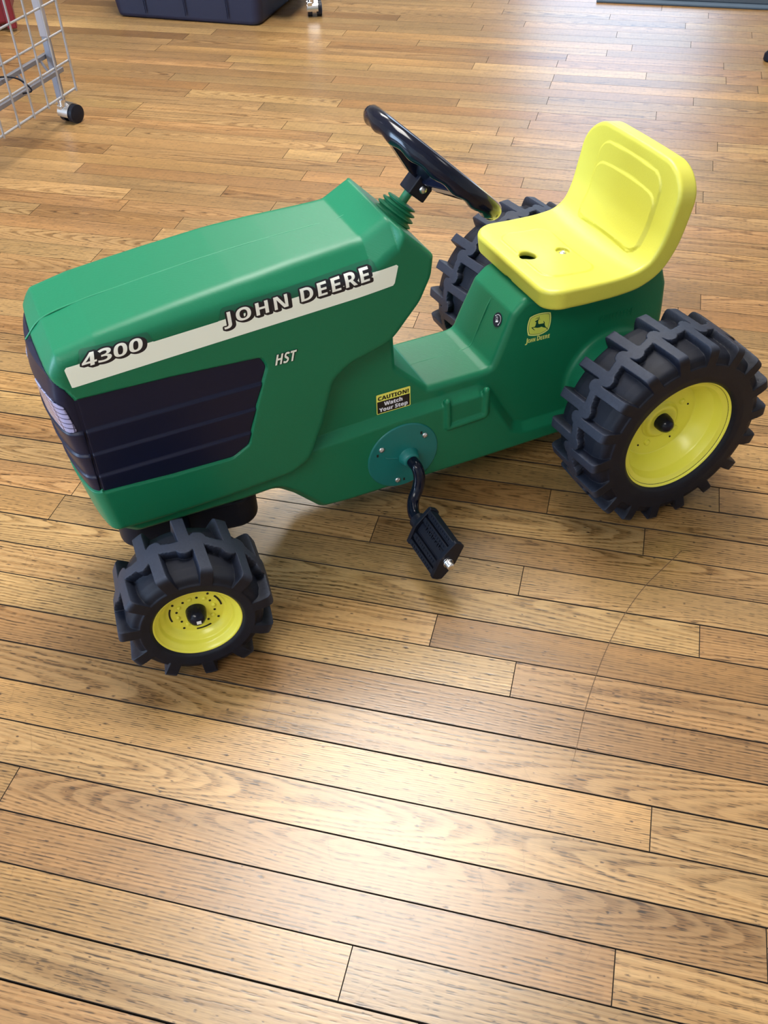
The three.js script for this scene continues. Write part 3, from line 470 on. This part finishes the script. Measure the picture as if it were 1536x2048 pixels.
{
  // grip with finger waves on its underside
  const R = 0.0930, pos = [], idx = [], nu = 180, nv = 20, col = [];
  for (let i = 0; i <= nu; i++) for (let j = 0; j <= nv; j++) {
    const u = i / nu * 2 * Math.PI, v = j / nv * 2 * Math.PI, k = Math.cos(v), sy = Math.sin(v), wave = 0.0012 * Math.max(0, -sy) * Math.cos(u * 18);
    const a = 0.0112, b = 0.0118 + wave; pos.push((R + a * k) * Math.cos(u), b * sy, (R + a * k) * Math.sin(u));
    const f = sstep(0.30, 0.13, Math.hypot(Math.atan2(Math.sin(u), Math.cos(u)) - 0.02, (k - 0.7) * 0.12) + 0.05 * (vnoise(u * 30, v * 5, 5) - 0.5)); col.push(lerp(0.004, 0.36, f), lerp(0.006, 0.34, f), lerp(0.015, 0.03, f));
    if (i && j) { const p = i * (nv + 1) + j, q = p - 1, r = p - nv - 1, s = r - 1; idx.push(s, q, p, s, p, r); }
  }
  const g = new THREE.BufferGeometry(); g.setAttribute('position', new THREE.Float32BufferAttribute(pos, 3)); g.setAttribute('color', new THREE.Float32BufferAttribute(col, 3)); g.setAttribute('uv', new THREE.Float32BufferAttribute(new Float32Array(pos.length / 3 * 2), 2)); g.setIndex(idx); g.computeVertexNormals();
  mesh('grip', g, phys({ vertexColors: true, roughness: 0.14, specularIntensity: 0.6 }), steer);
  const sp = []; // four flat tapering spokes down to the hub
  for (const a of [0, 90, 180, 270]) { const s = new THREE.Shape([[0.006, -0.026], [0.026, -0.024], [0.088, -0.006], [0.092, 0.002], [0.080, 0.004], [0.030, -0.006], [0.006, -0.004]].map((p) => new THREE.Vector2(...p))); sp.push(new THREE.ExtrudeGeometry(s, { depth: 0.012, bevelEnabled: true, bevelSize: 0.0012, bevelThickness: 0.0012, bevelSegments: 2 }).translate(0, 0, -0.006).rotateY(a * rad)); }
  mesh('spokes', sp, M.blackGloss, steer);
  mesh('hub', [rbox(0.027, 0.032, 0.028, 0.002, 0, -0.0295, 0), lathe([[0, 0.004], [0.020, 0.003], [0.026, -0.004], [0.026, -0.010], [0.018, -0.022], [0, -0.022]].reverse(), 32)], M.black, steer);
  mesh('bolt', latheZ([[0.0052, 0], [0.0050, 0.0012], [0.0034, 0.0028], [0, 0.0034]], 20).translate(0.001, -0.032, 0.0139), M.zinc, steer);
}

// ---- seat
const seatCurve = []; { const c = new THREE.CatmullRomCurve3([[-0.146, 0.3200], [-0.125, 0.3225], [-0.08, 0.3205], [-0.03, 0.3200], [-0.002, 0.3240], [0.021, 0.3380], [0.0355, 0.3640], [0.0440, 0.3960], [0.0510, 0.4280], [0.0575, 0.4620]].map((p) => new THREE.Vector3(p[0], p[1], 0)), false, 'centripetal'); for (const p of c.getSpacedPoints(60)) seatCurve.push([p.x, p.y]); }
const seatLen = (() => { let s = 0; for (let i = 1; i < seatCurve.length; i++) s += Math.hypot(seatCurve[i][0] - seatCurve[i - 1][0], seatCurve[i][1] - seatCurve[i - 1][1]); return s; })();
function seatNear(x, y) { // (arc length, signed height above the sheet's middle)
  let best = 1e9, S0 = 0, sg = 1, bs = 0, acc = 0; const n = seatCurve.length;
  for (let i = 1; i < n; i++) {
    const [ax, ay] = seatCurve[i - 1], ex = seatCurve[i][0] - ax, ey = seatCurve[i][1] - ay, L2 = ex * ex + ey * ey, L = Math.sqrt(L2); let t = ((x - ax) * ex + (y - ay) * ey) / L2; const tc = i === 1 ? Math.min(1, t) : i === n - 1 ? Math.max(0, t) : clamp(t);
    const dx = x - ax - ex * tc, dy = y - ay - ey * tc, q = dx * dx + dy * dy; if (q < best) { best = q; bs = acc + L * tc; sg = ex * dy - ey * dx >= 0 ? 1 : -1; } acc += L;
  }
  return [bs, sg * Math.sqrt(best)];
}
const rrect2 = (x, y, w, h, r) => { const a = Math.abs(x) - w + r, b = Math.abs(y) - h + r; return Math.min(Math.max(a, b), 0) + Math.hypot(Math.max(a, 0), Math.max(b, 0)) - r; };
const TH2 = 0.0155;
function seatSDF(x, y, z) {
  const [s, t] = seatNear(x, y), az = Math.abs(z), w = 0.1075 + 0.006 * sstep(0.12, 0.24, s) - 0.010 * sstep(0.27, 0.36, s);
  const half = seatLen / 2, out = s < half ? rrect2(s - half, z, half, w, 0.030) : rrect2(s - half, z, half + 0.004 - 0.16 * z * z, w, 0.046);
  const e = az / w, dish = 0.0085 * Math.max(0, 1 - e * e) * sstep(-0.02, 0.11, s) * sstep(seatLen + 0.02, seatLen - 0.09, s);
  // raised panel outlines
  const cush = rrect2(s - 0.062, z, 0.041, 0.068, 0.020), backA = rrect2(s - (seatLen - 0.077 - 0.6 * z * z), z, 0.060, 0.0715, 0.022), backB = rrect2(s - (seatLen - 0.092 - 1.0 * z * z), z, 0.0465, 0.0690, 0.016);
  const em = 0.0019 * sstep(0.0017, -0.0017, cush) + 0.0022 * sstep(0.0017, -0.0017, backA) + 0.0022 * sstep(0.0017, -0.0017, backB);
  const top = t - TH2 + dish - em, d1 = Math.max(top, -t - TH2);
  let d = rext(d1, out, 0.0065);
  d = Math.max(d, -Math.max(top + 0.0085, out + 0.0060)); // hollow underneath, open below
  const hole = Math.hypot(x + 0.1145, z) - 0.0115; d = smax(d, -hole, 0.004);
  const pit = Math.max(Math.hypot(x + 0.0575, z) - 0.0095, -(top + 0.0045)); d = smax(d, -pit, 0.002);
  const notch = Math.max(Math.abs(z) - 0.008, x + 0.138, y - 0.3095); return smax(d, -notch, 0.002);
}
const seat = mesh('seat', sdfMesh(seatSDF, [-0.168, 0.292, -0.122], [0.088, 0.480, 0.122], 0.0021), M.yellow, tractor);
mesh('screw', [lathe([[0, 0.0026], [0.0030, 0.0022], [0.0052, 0.0008], [0.0054, 0]].reverse(), 20), lathe([[0.0032, 0.0027], [0.0014, 0.0021], [0, 0.0021]], 6)].map((g) => g.translate(-0.0575, 0.3245, 0)), M.zinc, seat);
mesh('seat_block', [rbox(0.13, 0.016, 0.11, 0.004, -0.055, 0.306, 0)], M.greenDark, seat);

// ---- wheels
function tyreGeo({ Rt, Rb, W, rim, n, lugW, ribW, ph, ph2, edge, NU, NV }) {
  // two profiles with the same stations, from the outer bead over the tread: the crown of the lugs, and the floor of the pockets between them
  const walk = (pts, k) => { const c = [0]; for (let i = 1; i < pts.length; i++) c.push(c[i - 1] + Math.hypot(pts[i][0] - pts[i - 1][0], pts[i][1] - pts[i - 1][1])); const o = []; for (let q = 0; q <= k; q++) { const s = c[c.length - 1] * q / k; let i = 1; while (i < c.length - 1 && c[i] < s) i++; const t = (s - c[i - 1]) / (c[i] - c[i - 1] || 1); o.push([lerp(pts[i - 1][0], pts[i][0], t), lerp(pts[i - 1][1], pts[i][1], t)]); } return o; };
  const open = (pts) => fillet([[pts[0][0], pts[0][1] - 1], ...pts, [-1, pts[pts.length - 1][1]]]).slice(1, -1);
  const lower = open([[W * 0.80, rim - 0.004], [W * 0.86, rim - 0.001, 0.002], [W * 0.955, rim + 0.003, 0.004], [W * 0.99, rim + 0.014, 0.008], [W * 0.99, edge]]);
  const crown = open([[W * 0.99, edge], [W, Rt - 0.014, 0.012], [W * 0.985, Rt - 0.001, 0.0085], [0, Rt]]), pocket = open([[W * 0.99, edge], [W * 0.955, edge + 0.0008, 0.0004], [W * 0.90, Rb - 0.004, 0.016], [W * 0.62, Rb, 0.010], [0, Rb + 0.001]]);
  const nl = Math.round(NV * 0.14), nu = Math.round(NV * 0.36), A = walk(lower, nl), C = walk(crown, nu), P = walk(pocket, nu), half = [];
  A.forEach((p) => half.push([p, p])); for (let i = 1; i <= nu; i++) half.push([C[i], P[i]]);
  const cols = [...half.map(([c, p]) => [c[0], c[1], p[0], p[1]]), ...half.slice(0, -1).reverse().map(([c, p]) => [-c[0], c[1], -p[0], p[1]])], M2 = cols.length - 1;
  const pos = [], uv = [], idx = [], col = [], e = 0.0010, per = 2 * Math.PI / n, wrap = (a) => a - per * Math.round(a / per), D = [];
  for (let i = 0; i <= NU; i++) for (let j = 0; j <= M2; j++) {
    const th = i / NU * 2 * Math.PI, [cz, cr, pz, pr] = cols[j], side = cz >= 0 ? 1 : -1, as = Math.abs(cz) + Math.max(0, Rt - cr); // distance from the centre line over the crown
    const aN = wrap(th - ph) * Rt, aF = wrap(th - ph2) * Rt, tilt = (as - 0.02) * (side > 0 ? -0.10 : 0.10), hw = lugW / 2 * (1 + 0.25 * sstep(W * 0.7, W + 0.03, as));
    let m = sstep(hw + e, hw - e, Math.abs((side > 0 ? aN : aF) - tilt));
    const zc = lerp(pz, cz, 0.5), zig = 0.0026 * Math.cos((th - ph) / per * 2 * Math.PI), rib = Math.abs(zc + zig) - ribW / 2;
    const hump = Math.min(Math.hypot(aN * 0.9, zc + ribW * 0.42), Math.hypot(aF * 0.9, zc - ribW * 0.42)) - ribW * 0.62;
    if (Math.abs(zc) < W * 0.6) m = Math.max(m, sstep(e, -e, Math.min(rib, hump)));
    const z = lerp(pz, cz, m), r = lerp(pr, cr, m), worn = m * sstep(Rt - 0.010, Rt - 0.002, r);
    pos.push(r * Math.cos(th), r * Math.sin(th), z); uv.push(th * 0.12 * 5, (as * side) * 5);
    const f = vnoise(th * 60, as * 500, 21) * 0.5 + vnoise(th * 200, as * 1500, 22) * 0.5, k = worn * (0.55 + 0.6 * f) + 0.10 * vnoise(th * 9, as * 60, 23) * (1 - worn);
    col.push(0.0040 + 0.022 * k, 0.0055 + 0.027 * k, 0.0125 + 0.040 * k);
    if (i && j) { const a = i * (M2 + 1) + j, b = a - 1, c = a - M2 - 1, d = c - 1; idx.push(d, b, a, d, a, c); }
  }
  const g = new THREE.BufferGeometry(); g.setAttribute('position', new THREE.Float32BufferAttribute(pos, 3)); g.setAttribute('uv', new THREE.Float32BufferAttribute(uv, 2)); g.setAttribute('color', new THREE.Float32BufferAttribute(col, 3)); g.setIndex(idx); g.computeVertexNormals();
  { const N = g.attributes.normal; for (let j = 0; j <= M2; j++) { const a = j, b = NU * (M2 + 1) + j; const v = [N.getX(a) + N.getX(b), N.getY(a) + N.getY(b), N.getZ(a) + N.getZ(b)], l = Math.hypot(...v); N.setXYZ(a, v[0] / l, v[1] / l, v[2] / l); N.setXYZ(b, v[0] / l, v[1] / l, v[2] / l); } }
  return g;
}
const spotRing = (n, r, ph, f) => { const o = []; for (let i = 0; i < n; i++) { const a = ph + i / n * 2 * Math.PI; o.push(f().translate(r * Math.cos(a), r * Math.sin(a), 0)); } return o; };
const capGeo = latheZ([[0.0128, 0], [0.0128, 0.006], [0.0118, 0.013], [0.0088, 0.0185], [0.0045, 0.0212], [0, 0.0218]], 36);
function wheel(name, tyre, rimGeo, holes, capZ, sticker) {
  const w = new THREE.Group(); w.name = name; mesh('tyre', tyre, M.tyre, w); mesh('rim', rimGeo, M.rimYellow, w); mesh('hub_cap', capGeo.clone().translate(0, 0, capZ), M.blackGloss, w);
  for (const h of holes) mesh('rim_hole', h, M.darkHole, w);
  if (sticker) mesh('hub_sticker', sticker, M.white, w); return w;
}
const rearTyre = tyreGeo({ Rt: 0.1462, Rb: 0.1345, W: 0.0555, rim: 0.0880, n: 18, lugW: 0.0155, ribW: 0.0150, edge: 0.1180, ph: 122.3 * rad, ph2: 115.7 * rad, NU: 1080, NV: 126 });
const rearRim = merge([latheZ([[0.0885, 0.0405], [0.0900, 0.0440], [0.0890, 0.0475], [0.0868, 0.0480], [0.0850, 0.0462], [0.0838, 0.0432], [0.0782, 0.0415], [0.0768, 0.0400], [0.0735, 0.0290], [0.0725, 0.0265], [0.0700, 0.0245], [0.0640, 0.0145], [0.0600, 0.0050], [0.0585, 0.0030], [0.0300, 0.0028], [0.0292, 0.0050], [0.0262, 0.0055], [0.0255, 0.0090], [0.0215, 0.0105], [0.018, 0.0080], [0.012, 0.0075], [0, 0.0075]], 96),
  ...spotRing(5, 0.0395, 0.55, () => latheZ([[0.0046, 0.0025], [0.0042, 0.0055], [0.0028, 0.0067], [0, 0.0070]], 16)), latheZ([[0, -0.022], [0.084, -0.030], [0.088, -0.0405]], 48)]);
const rearHoles = spotRing(5, 0.0475, 0.25, () => new THREE.CylinderGeometry(0.0014, 0.0014, 0.0012, 8).rotateX(Math.PI / 2).translate(0, 0, 0.0034));
const rearWheel = wheel('rear_wheel', rearTyre, rearRim, rearHoles, 0.0065);
rearWheel.position.set(0.001, 0.1462, 0.1930); tractor.add(rearWheel);
const rearFar = rearWheel.clone(); rearFar.name = 'rear_wheel_001'; rearFar.position.z = -0.1930; rearFar.rotation.set(0, Math.PI, 0.42, 'YXZ'); tractor.add(rearFar);
const frontTyre = tyreGeo({ Rt: 0.0965, Rb: 0.0840, W: 0.0490, rim: 0.0548, n: 11, lugW: 0.0165, ribW: 0.0160, edge: 0.0705, ph: 110 * rad, ph2: 87.7 * rad, NU: 900, NV: 120 });
const frontRim = merge([latheZ([[0.0550, 0.0370], [0.0562, 0.0405], [0.0553, 0.0432], [0.0535, 0.0435], [0.0520, 0.0418], [0.0510, 0.0395], [0.0478, 0.0375], [0.0462, 0.0350], [0.0452, 0.0315], [0.0440, 0.0300], [0.0415, 0.0290], [0.0390, 0.0262], [0.0372, 0.0232], [0.0355, 0.0222], [0.0335, 0.0222], [0.0325, 0.0226], [0.012, 0.0226], [0, 0.0226]], 96),
  ...spotRing(8, 0.0232, 0.2, () => latheZ([[0.0030, 0.0220], [0.0027, 0.0242], [0.0016, 0.0252], [0, 0.0254]], 12)), latheZ([[0, -0.020], [0.050, -0.028], [0.054, -0.0355]], 48)]);
const dot = (r, z) => new THREE.CylinderGeometry(r, r, 0.0010, 10).rotateX(Math.PI / 2).translate(0, 0, z);
const slot = (a0, a1, r) => { const s = new THREE.Shape(), w = 0.0011; s.absarc(0, 0, r + w, a0, a1, false); s.absarc(0, 0, r - w, a1, a0, true); return new THREE.ExtrudeGeometry(s, { depth: 0.0008, bevelEnabled: false, curveSegments: 14 }).translate(0, 0, 0.0222); };
const frontHoles = [...spotRing(8, 0.0235, 0.2 + Math.PI / 8, () => dot(0.0016, 0.0226)), ...spotRing(4, 0.0318, 0.95, () => dot(0.0016, 0.0226)), slot(0.05, 0.65, 0.0322), slot(2.75, 3.45, 0.0322), slot(4.6, 5.2, 0.0322)];
const frontWheel = wheel('front_wheel', frontTyre, frontRim, frontHoles, 0.0215, new THREE.BoxGeometry(0.0056, 0.0046, 0.0004).rotateX(-0.12).translate(0.0012, 0.0005, 0.0436));
frontWheel.position.set(-0.6905, 0.0965, 0.1895); frontWheel.rotation.y = -8.05 * rad; tractor.add(frontWheel);
const frontFar = frontWheel.clone(); frontFar.name = 'front_wheel_001'; frontFar.position.set(-0.638, 0.0965, -0.1895); frontFar.rotation.set(0, Math.PI - 8.05 * rad, 0.2, 'YXZ'); tractor.add(frontFar);
mesh('axle', [rod([0.001, 0.1462, -0.19], [0.001, 0.1462, 0.19], 0.0062, 16)], M.zinc, tractor);
// front axle carrier: long rounded black block, tilted with the steering
{
  const c = new THREE.Group(); c.name = 'front_axle'; tractor.add(c); c.position.set(-0.647, 0, 0); c.rotation.y = -8.05 * rad;
  const s = new THREE.Shape(); const a = 0.064, r = 0.028; s.absarc(a, 0, r, -Math.PI / 2, Math.PI / 2, false); s.absarc(-a, 0, r, Math.PI / 2, Math.PI * 1.5, false);
  mesh('carrier', new THREE.ExtrudeGeometry(s, { depth: 0.036, bevelEnabled: true, bevelSize: 0.005, bevelThickness: 0.006, bevelSegments: 3, curveSegments: 20 }).rotateX(-Math.PI / 2).translate(0, 0.066, 0.014), M.black, c);
  mesh('axle_beam', rod([-0.009, 0.0965, -0.186], [-0.009, 0.0965, 0.186], 0.0085, 16), M.black, c);
  mesh('mount', lathe([[0.030, 0.112], [0.030, 0.140]], 28).translate(-0.05, 0, 0.01), M.greenDark, c);
}

// ================================================================ things at the edges of the picture
const cornerX = -1.4505, cornerZ = -2.3798; // lower near corner of the wire panel
const cart = thing('wire_cart', 'rolling wire grid display rack on a chrome caster at the left edge', 'cart', [cornerX, 0, cornerZ], Math.atan2(-0.9959, -0.0907)); // own x runs along the panel, away from its corner
{
  const rW = 0.0027, sx = 0.0645, sy = 0.0715, NX = 13, NY = 12;
  for (let i = 0; i < NX; i++) { const g = rod([i * sx, 0.075, 0], [i * sx, 0.08 + (NY - 1) * sy, 0], i === 0 ? 0.0032 : rW, 8); mesh('upright_wire', g, M.wire, cart); }
  for (let j = 0; j < NY; j++) mesh('cross_wire', rod([-0.005, 0.08 + j * sy, 0.0048], [(NX - 1) * sx + 0.005, 0.08 + j * sy, 0.0048], j === 0 ? 0.0036 : 0.0031, 8), M.wire, cart);
  // frame behind the panel (negative side, away from the camera is -z or +z of the cart; set below)
}
const steel = std({ color: new THREE.Color(0.22, 0.22, 0.25), roughness: 0.45, metalness: 0.35 });
// everything else of the cart is given in world metres and brought into the cart's axes
cart.updateMatrixWorld(true); const inv = cart.matrixWorld.clone().invert(), cw = (g) => g.applyMatrix4(inv);
const dirp = new THREE.Vector3(-0.0907, 0, 0.9959), outp = new THREE.Vector3(-0.9959, 0, -0.0907); // along the panel; away from the aisle
const at = (a, y, b) => { const v = new THREE.Vector3(cornerX, y, cornerZ).addScaledVector(dirp, a).addScaledVector(outp, b); return [v.x, v.y, v.z]; };
const LEG = [-1.4905, -2.3600];
const legBox = (y0, y1, w, d) => cw(rbox(w, y1 - y0, d, 0.002).rotateY(Math.atan2(-dirp.z, dirp.x)).translate(LEG[0], (y0 + y1) / 2, LEG[1]));
const leg = mesh('leg', legBox(0.047, 0.85, 0.015, 0.018), steel, cart);
mesh('leg_sleeve', legBox(0.215, 0.86, 0.018, 0.021), std({ color: new THREE.Color(0.36, 0.33, 0.34), roughness: 0.5, metalness: 0.2 }), leg);
const railG = (y, b) => { const A = at(0.0, y, b), B = at(0.95, y, b); const g = rbox(0.95, 0.012, 0.012, 0.002).translate(0.475, 0, 0).rotateY(Math.atan2(-dirp.z, dirp.x)).translate(...A); return cw(g); };
mesh('rail', railG(0.166, 0.055), steel, cart); mesh('rail', railG(0.128, 0.030), steel, cart);
for (const a of [0.05, 0.15, 0.36]) mesh('rail_spacer', cw(rod(at(a, 0.166, 0.055), at(a, 0.128, 0.030), 0.0035)), steel, cart);
mesh('bracket', cw(rbox(0.022, 0.075, 0.006, 0.002).rotateY(Math.atan2(-dirp.z, dirp.x)).translate(...at(0.315, 0.155, 0.020))), steel, cart);
mesh('bolt', cw(new THREE.SphereGeometry(0.006, 12, 8).translate(...at(0.302, 0.130, 0.016))), M.chrome, cart);
mesh('cable_tie', cw(tube([at(0.235, 0.180, 0.058), at(0.215, 0.1785, 0.045), at(0.196, 0.170, 0.018), at(0.187, 0.150, -0.002), at(0.186, 0.140, -0.006), at(0.200, 0.136, 0.012)], 0.0022, 40, 8)), M.black, cart);
function casterParts(parent, place, mirror = 1) { // twin-wheel hooded caster; own x along the axle, wheel resting on y = 0
  const w1 = new THREE.CylinderGeometry(0.0235, 0.0235, 0.016, 32).rotateZ(Math.PI / 2).translate(0.0175 * mirror, 0.0240, 0), face = lathe([[0, 0.0030], [0.012, 0.0026], [0.0205, 0.0010], [0.0225, 0]].reverse(), 32).rotateZ(-Math.PI / 2 * mirror).translate(0.0250 * mirror, 0.0240, 0);
  const w2 = new THREE.CylinderGeometry(0.0225, 0.0225, 0.014, 32).rotateZ(Math.PI / 2).translate(-0.013 * mirror, 0.0230, 0);
  mesh('caster_wheel', place(merge([w1, face])), M.black, parent); mesh('caster_wheel', place(w2), M.black, parent);
  const s = new THREE.Shape(); s.absarc(0, 0.024, 0.0262, -0.55, Math.PI + 0.15, false); s.absarc(0, 0.024, 0.0240, Math.PI + 0.15, -0.55, true);
  const hoodG = new THREE.ExtrudeGeometry(s, { depth: 0.036, bevelEnabled: false, curveSegments: 20 }).translate(0, 0, -0.018).rotateY(Math.PI / 2).translate(-0.004 * mirror, 0, 0);
  mesh('caster_hood', place(merge([hoodG, new THREE.CylinderGeometry(0.009, 0.010, 0.018, 16).translate(-0.008 * mirror, 0.052, 0.012), rbox(0.018, 0.028, 0.022, 0.003, -0.013 * mirror, 0.034, 0.012)])), M.chrome, parent);
}
casterParts(cart, (g) => cw(g.rotateY(Math.atan2(-0.30, 1)).translate(-1.4720, 0, -2.3600)));

// blue storage tub
{
  const t = thing('storage_tub', 'dark blue plastic storage tub standing on the floor at the top edge', 'storage tub', [-1.478, 0, -3.405], -0.052);
  const P = fillet([[-0.262, -0.20, 0.03], [0.262, -0.20, 0.03], [0.262, 0.20, 0.03], [-0.262, 0.20, 0.03]]), n = P.length, pos = [], idx = [], lev = [[0, 0.955], [0.006, 0.985], [0.015, 0.992], [0.16, 1.05], [0.30, 1.10], [0.30, 1.13], [0.325, 1.13], [0.325, 1.07], [0.02, 0.96]];
  lev.forEach(([y, k]) => P.forEach((p) => pos.push(p[0] * (k + (k - 1) * 0.2), y, p[1] * k)));
  for (let l = 1; l < lev.length; l++) for (let i = 0; i < n; i++) { const a = (l - 1) * n + i, b = (l - 1) * n + (i + 1) % n, c = l * n + i, d = l * n + (i + 1) % n; idx.push(a, d, b, a, c, d); }
  const c0 = pos.length / 3; pos.push(0, 0.0, 0, 0, 0.02, 0); for (let i = 0; i < n; i++) { idx.push(c0, i, (i + 1) % n); idx.push(c0 + 1, (lev.length - 1) * n + (i + 1) % n, (lev.length - 1) * n + i); }
  const g = new THREE.BufferGeometry(); g.setAttribute('position', new THREE.Float32BufferAttribute(pos, 3)); g.setIndex(idx.reverse()); g.computeVertexNormals();
  const blue = phys({ color: new THREE.Color(0.006, 0.010, 0.036), roughness: 0.5, side: THREE.DoubleSide });
  mesh('tub_body', g, blue, t);
  for (const x of [-0.145, 0.0, 0.15]) mesh('rib', box(0.004, 0.27, 0.004, 0, 0.155, 0).rotateX(0.085).translate(x, 0, 0.205), blue, t);
  mesh('handle_skirt', rbox(0.07, 0.05, 0.26, 0.008, 0.305, 0.09, 0.0), blue, t);
}
// furniture leg on a chrome caster
{
  const t = thing('caster_leg', 'single chrome caster under a metal post at the top edge, right of the blue tub', 'caster', [-1.0880, 0, -3.3300], 0.15);
  casterParts(t, (g) => g.rotateY(0.2), 1);
  mesh('post', rod([-0.008, 0.055, 0.012], [-0.008, 0.75, 0.012], 0.008, 16), M.chrome, t);
}
// rubber mat
{
  const t = thing('floor_mat', 'blue grey ribbed rubber mat lying flat at the top right edge', 'mat', [0.72, 0, -4.055], -0.002);
  mesh('mat_border', rbox(1.82, 0.008, 0.90, 0.003, 0, 0.0041, 0), std({ color: new THREE.Color(0.055, 0.085, 0.12), roughness: 0.7 }), t);
  mesh('mat_pile', rbox(1.75, 0.004, 0.84, 0.001, 0, 0.0095, 0), std({ color: new THREE.Color(0.018, 0.030, 0.045), roughness: 0.95 }), t);
}
// red crates behind the cart
{
  const red = phys({ color: new THREE.Color(0.16, 0.008, 0.016), roughness: 0.4 });
  const t = thing('red_crate', 'dark red plastic crate with a pale label, seen through the wire grid', 'crate', [-2.245, 0, -3.06], 0.45);
  mesh('crate_body', [rbox(0.36, 0.26, 0.26, 0.012, 0, 0.152, 0), rbox(0.30, 0.03, 0.22, 0.006, 0, 0.0155, 0)], red, t); mesh('label', box(0.15, 0.06, 0.002, 0.03, 0.19, 0.131), M.white, t); mesh('corner_post', rbox(0.03, 0.25, 0.03, 0.004, 0.185, 0.135, 0.125), red, t);
}
// chair whose front foot just enters the picture at the right edge
{
  const t = thing('chair', 'black metal chair of which only one rubber foot shows at the right edge', 'chair', [0.352, 0, -3.135], 0);
  for (const [x, z] of [[0, 0], [0.075, -0.40], [0.46, 0], [0.46, -0.40]]) {
    const dx = x ? -0.05 : 0.05, l = mesh('leg', rod([x, 0.045, z], [x + dx, 0.45, z + (z ? 0.03 : -0.03)], 0.0125, 16), M.blackGloss, t);
    mesh('rubber_foot', lathe([[0, 0], [0.024, 0], [0.027, 0.004], [0.026, 0.018], [0.017, 0.028], [0.0165, 0.05], [0, 0.05]], 28).translate(x, 0, z), M.black, l);
  }
  mesh('seat', rbox(0.42, 0.03, 0.40, 0.012, 0.24, 0.462, -0.20), M.black, t);
  mesh('backrest', [rbox(0.025, 0.30, 0.38, 0.010, 0.435, 0.74, -0.20), rod([0.41, 0.45, -0.04], [0.435, 0.74, -0.04], 0.011), rod([0.41, 0.45, -0.36], [0.435, 0.74, -0.36], 0.011)], M.black, t);
}

renderer.render(scene, camera);
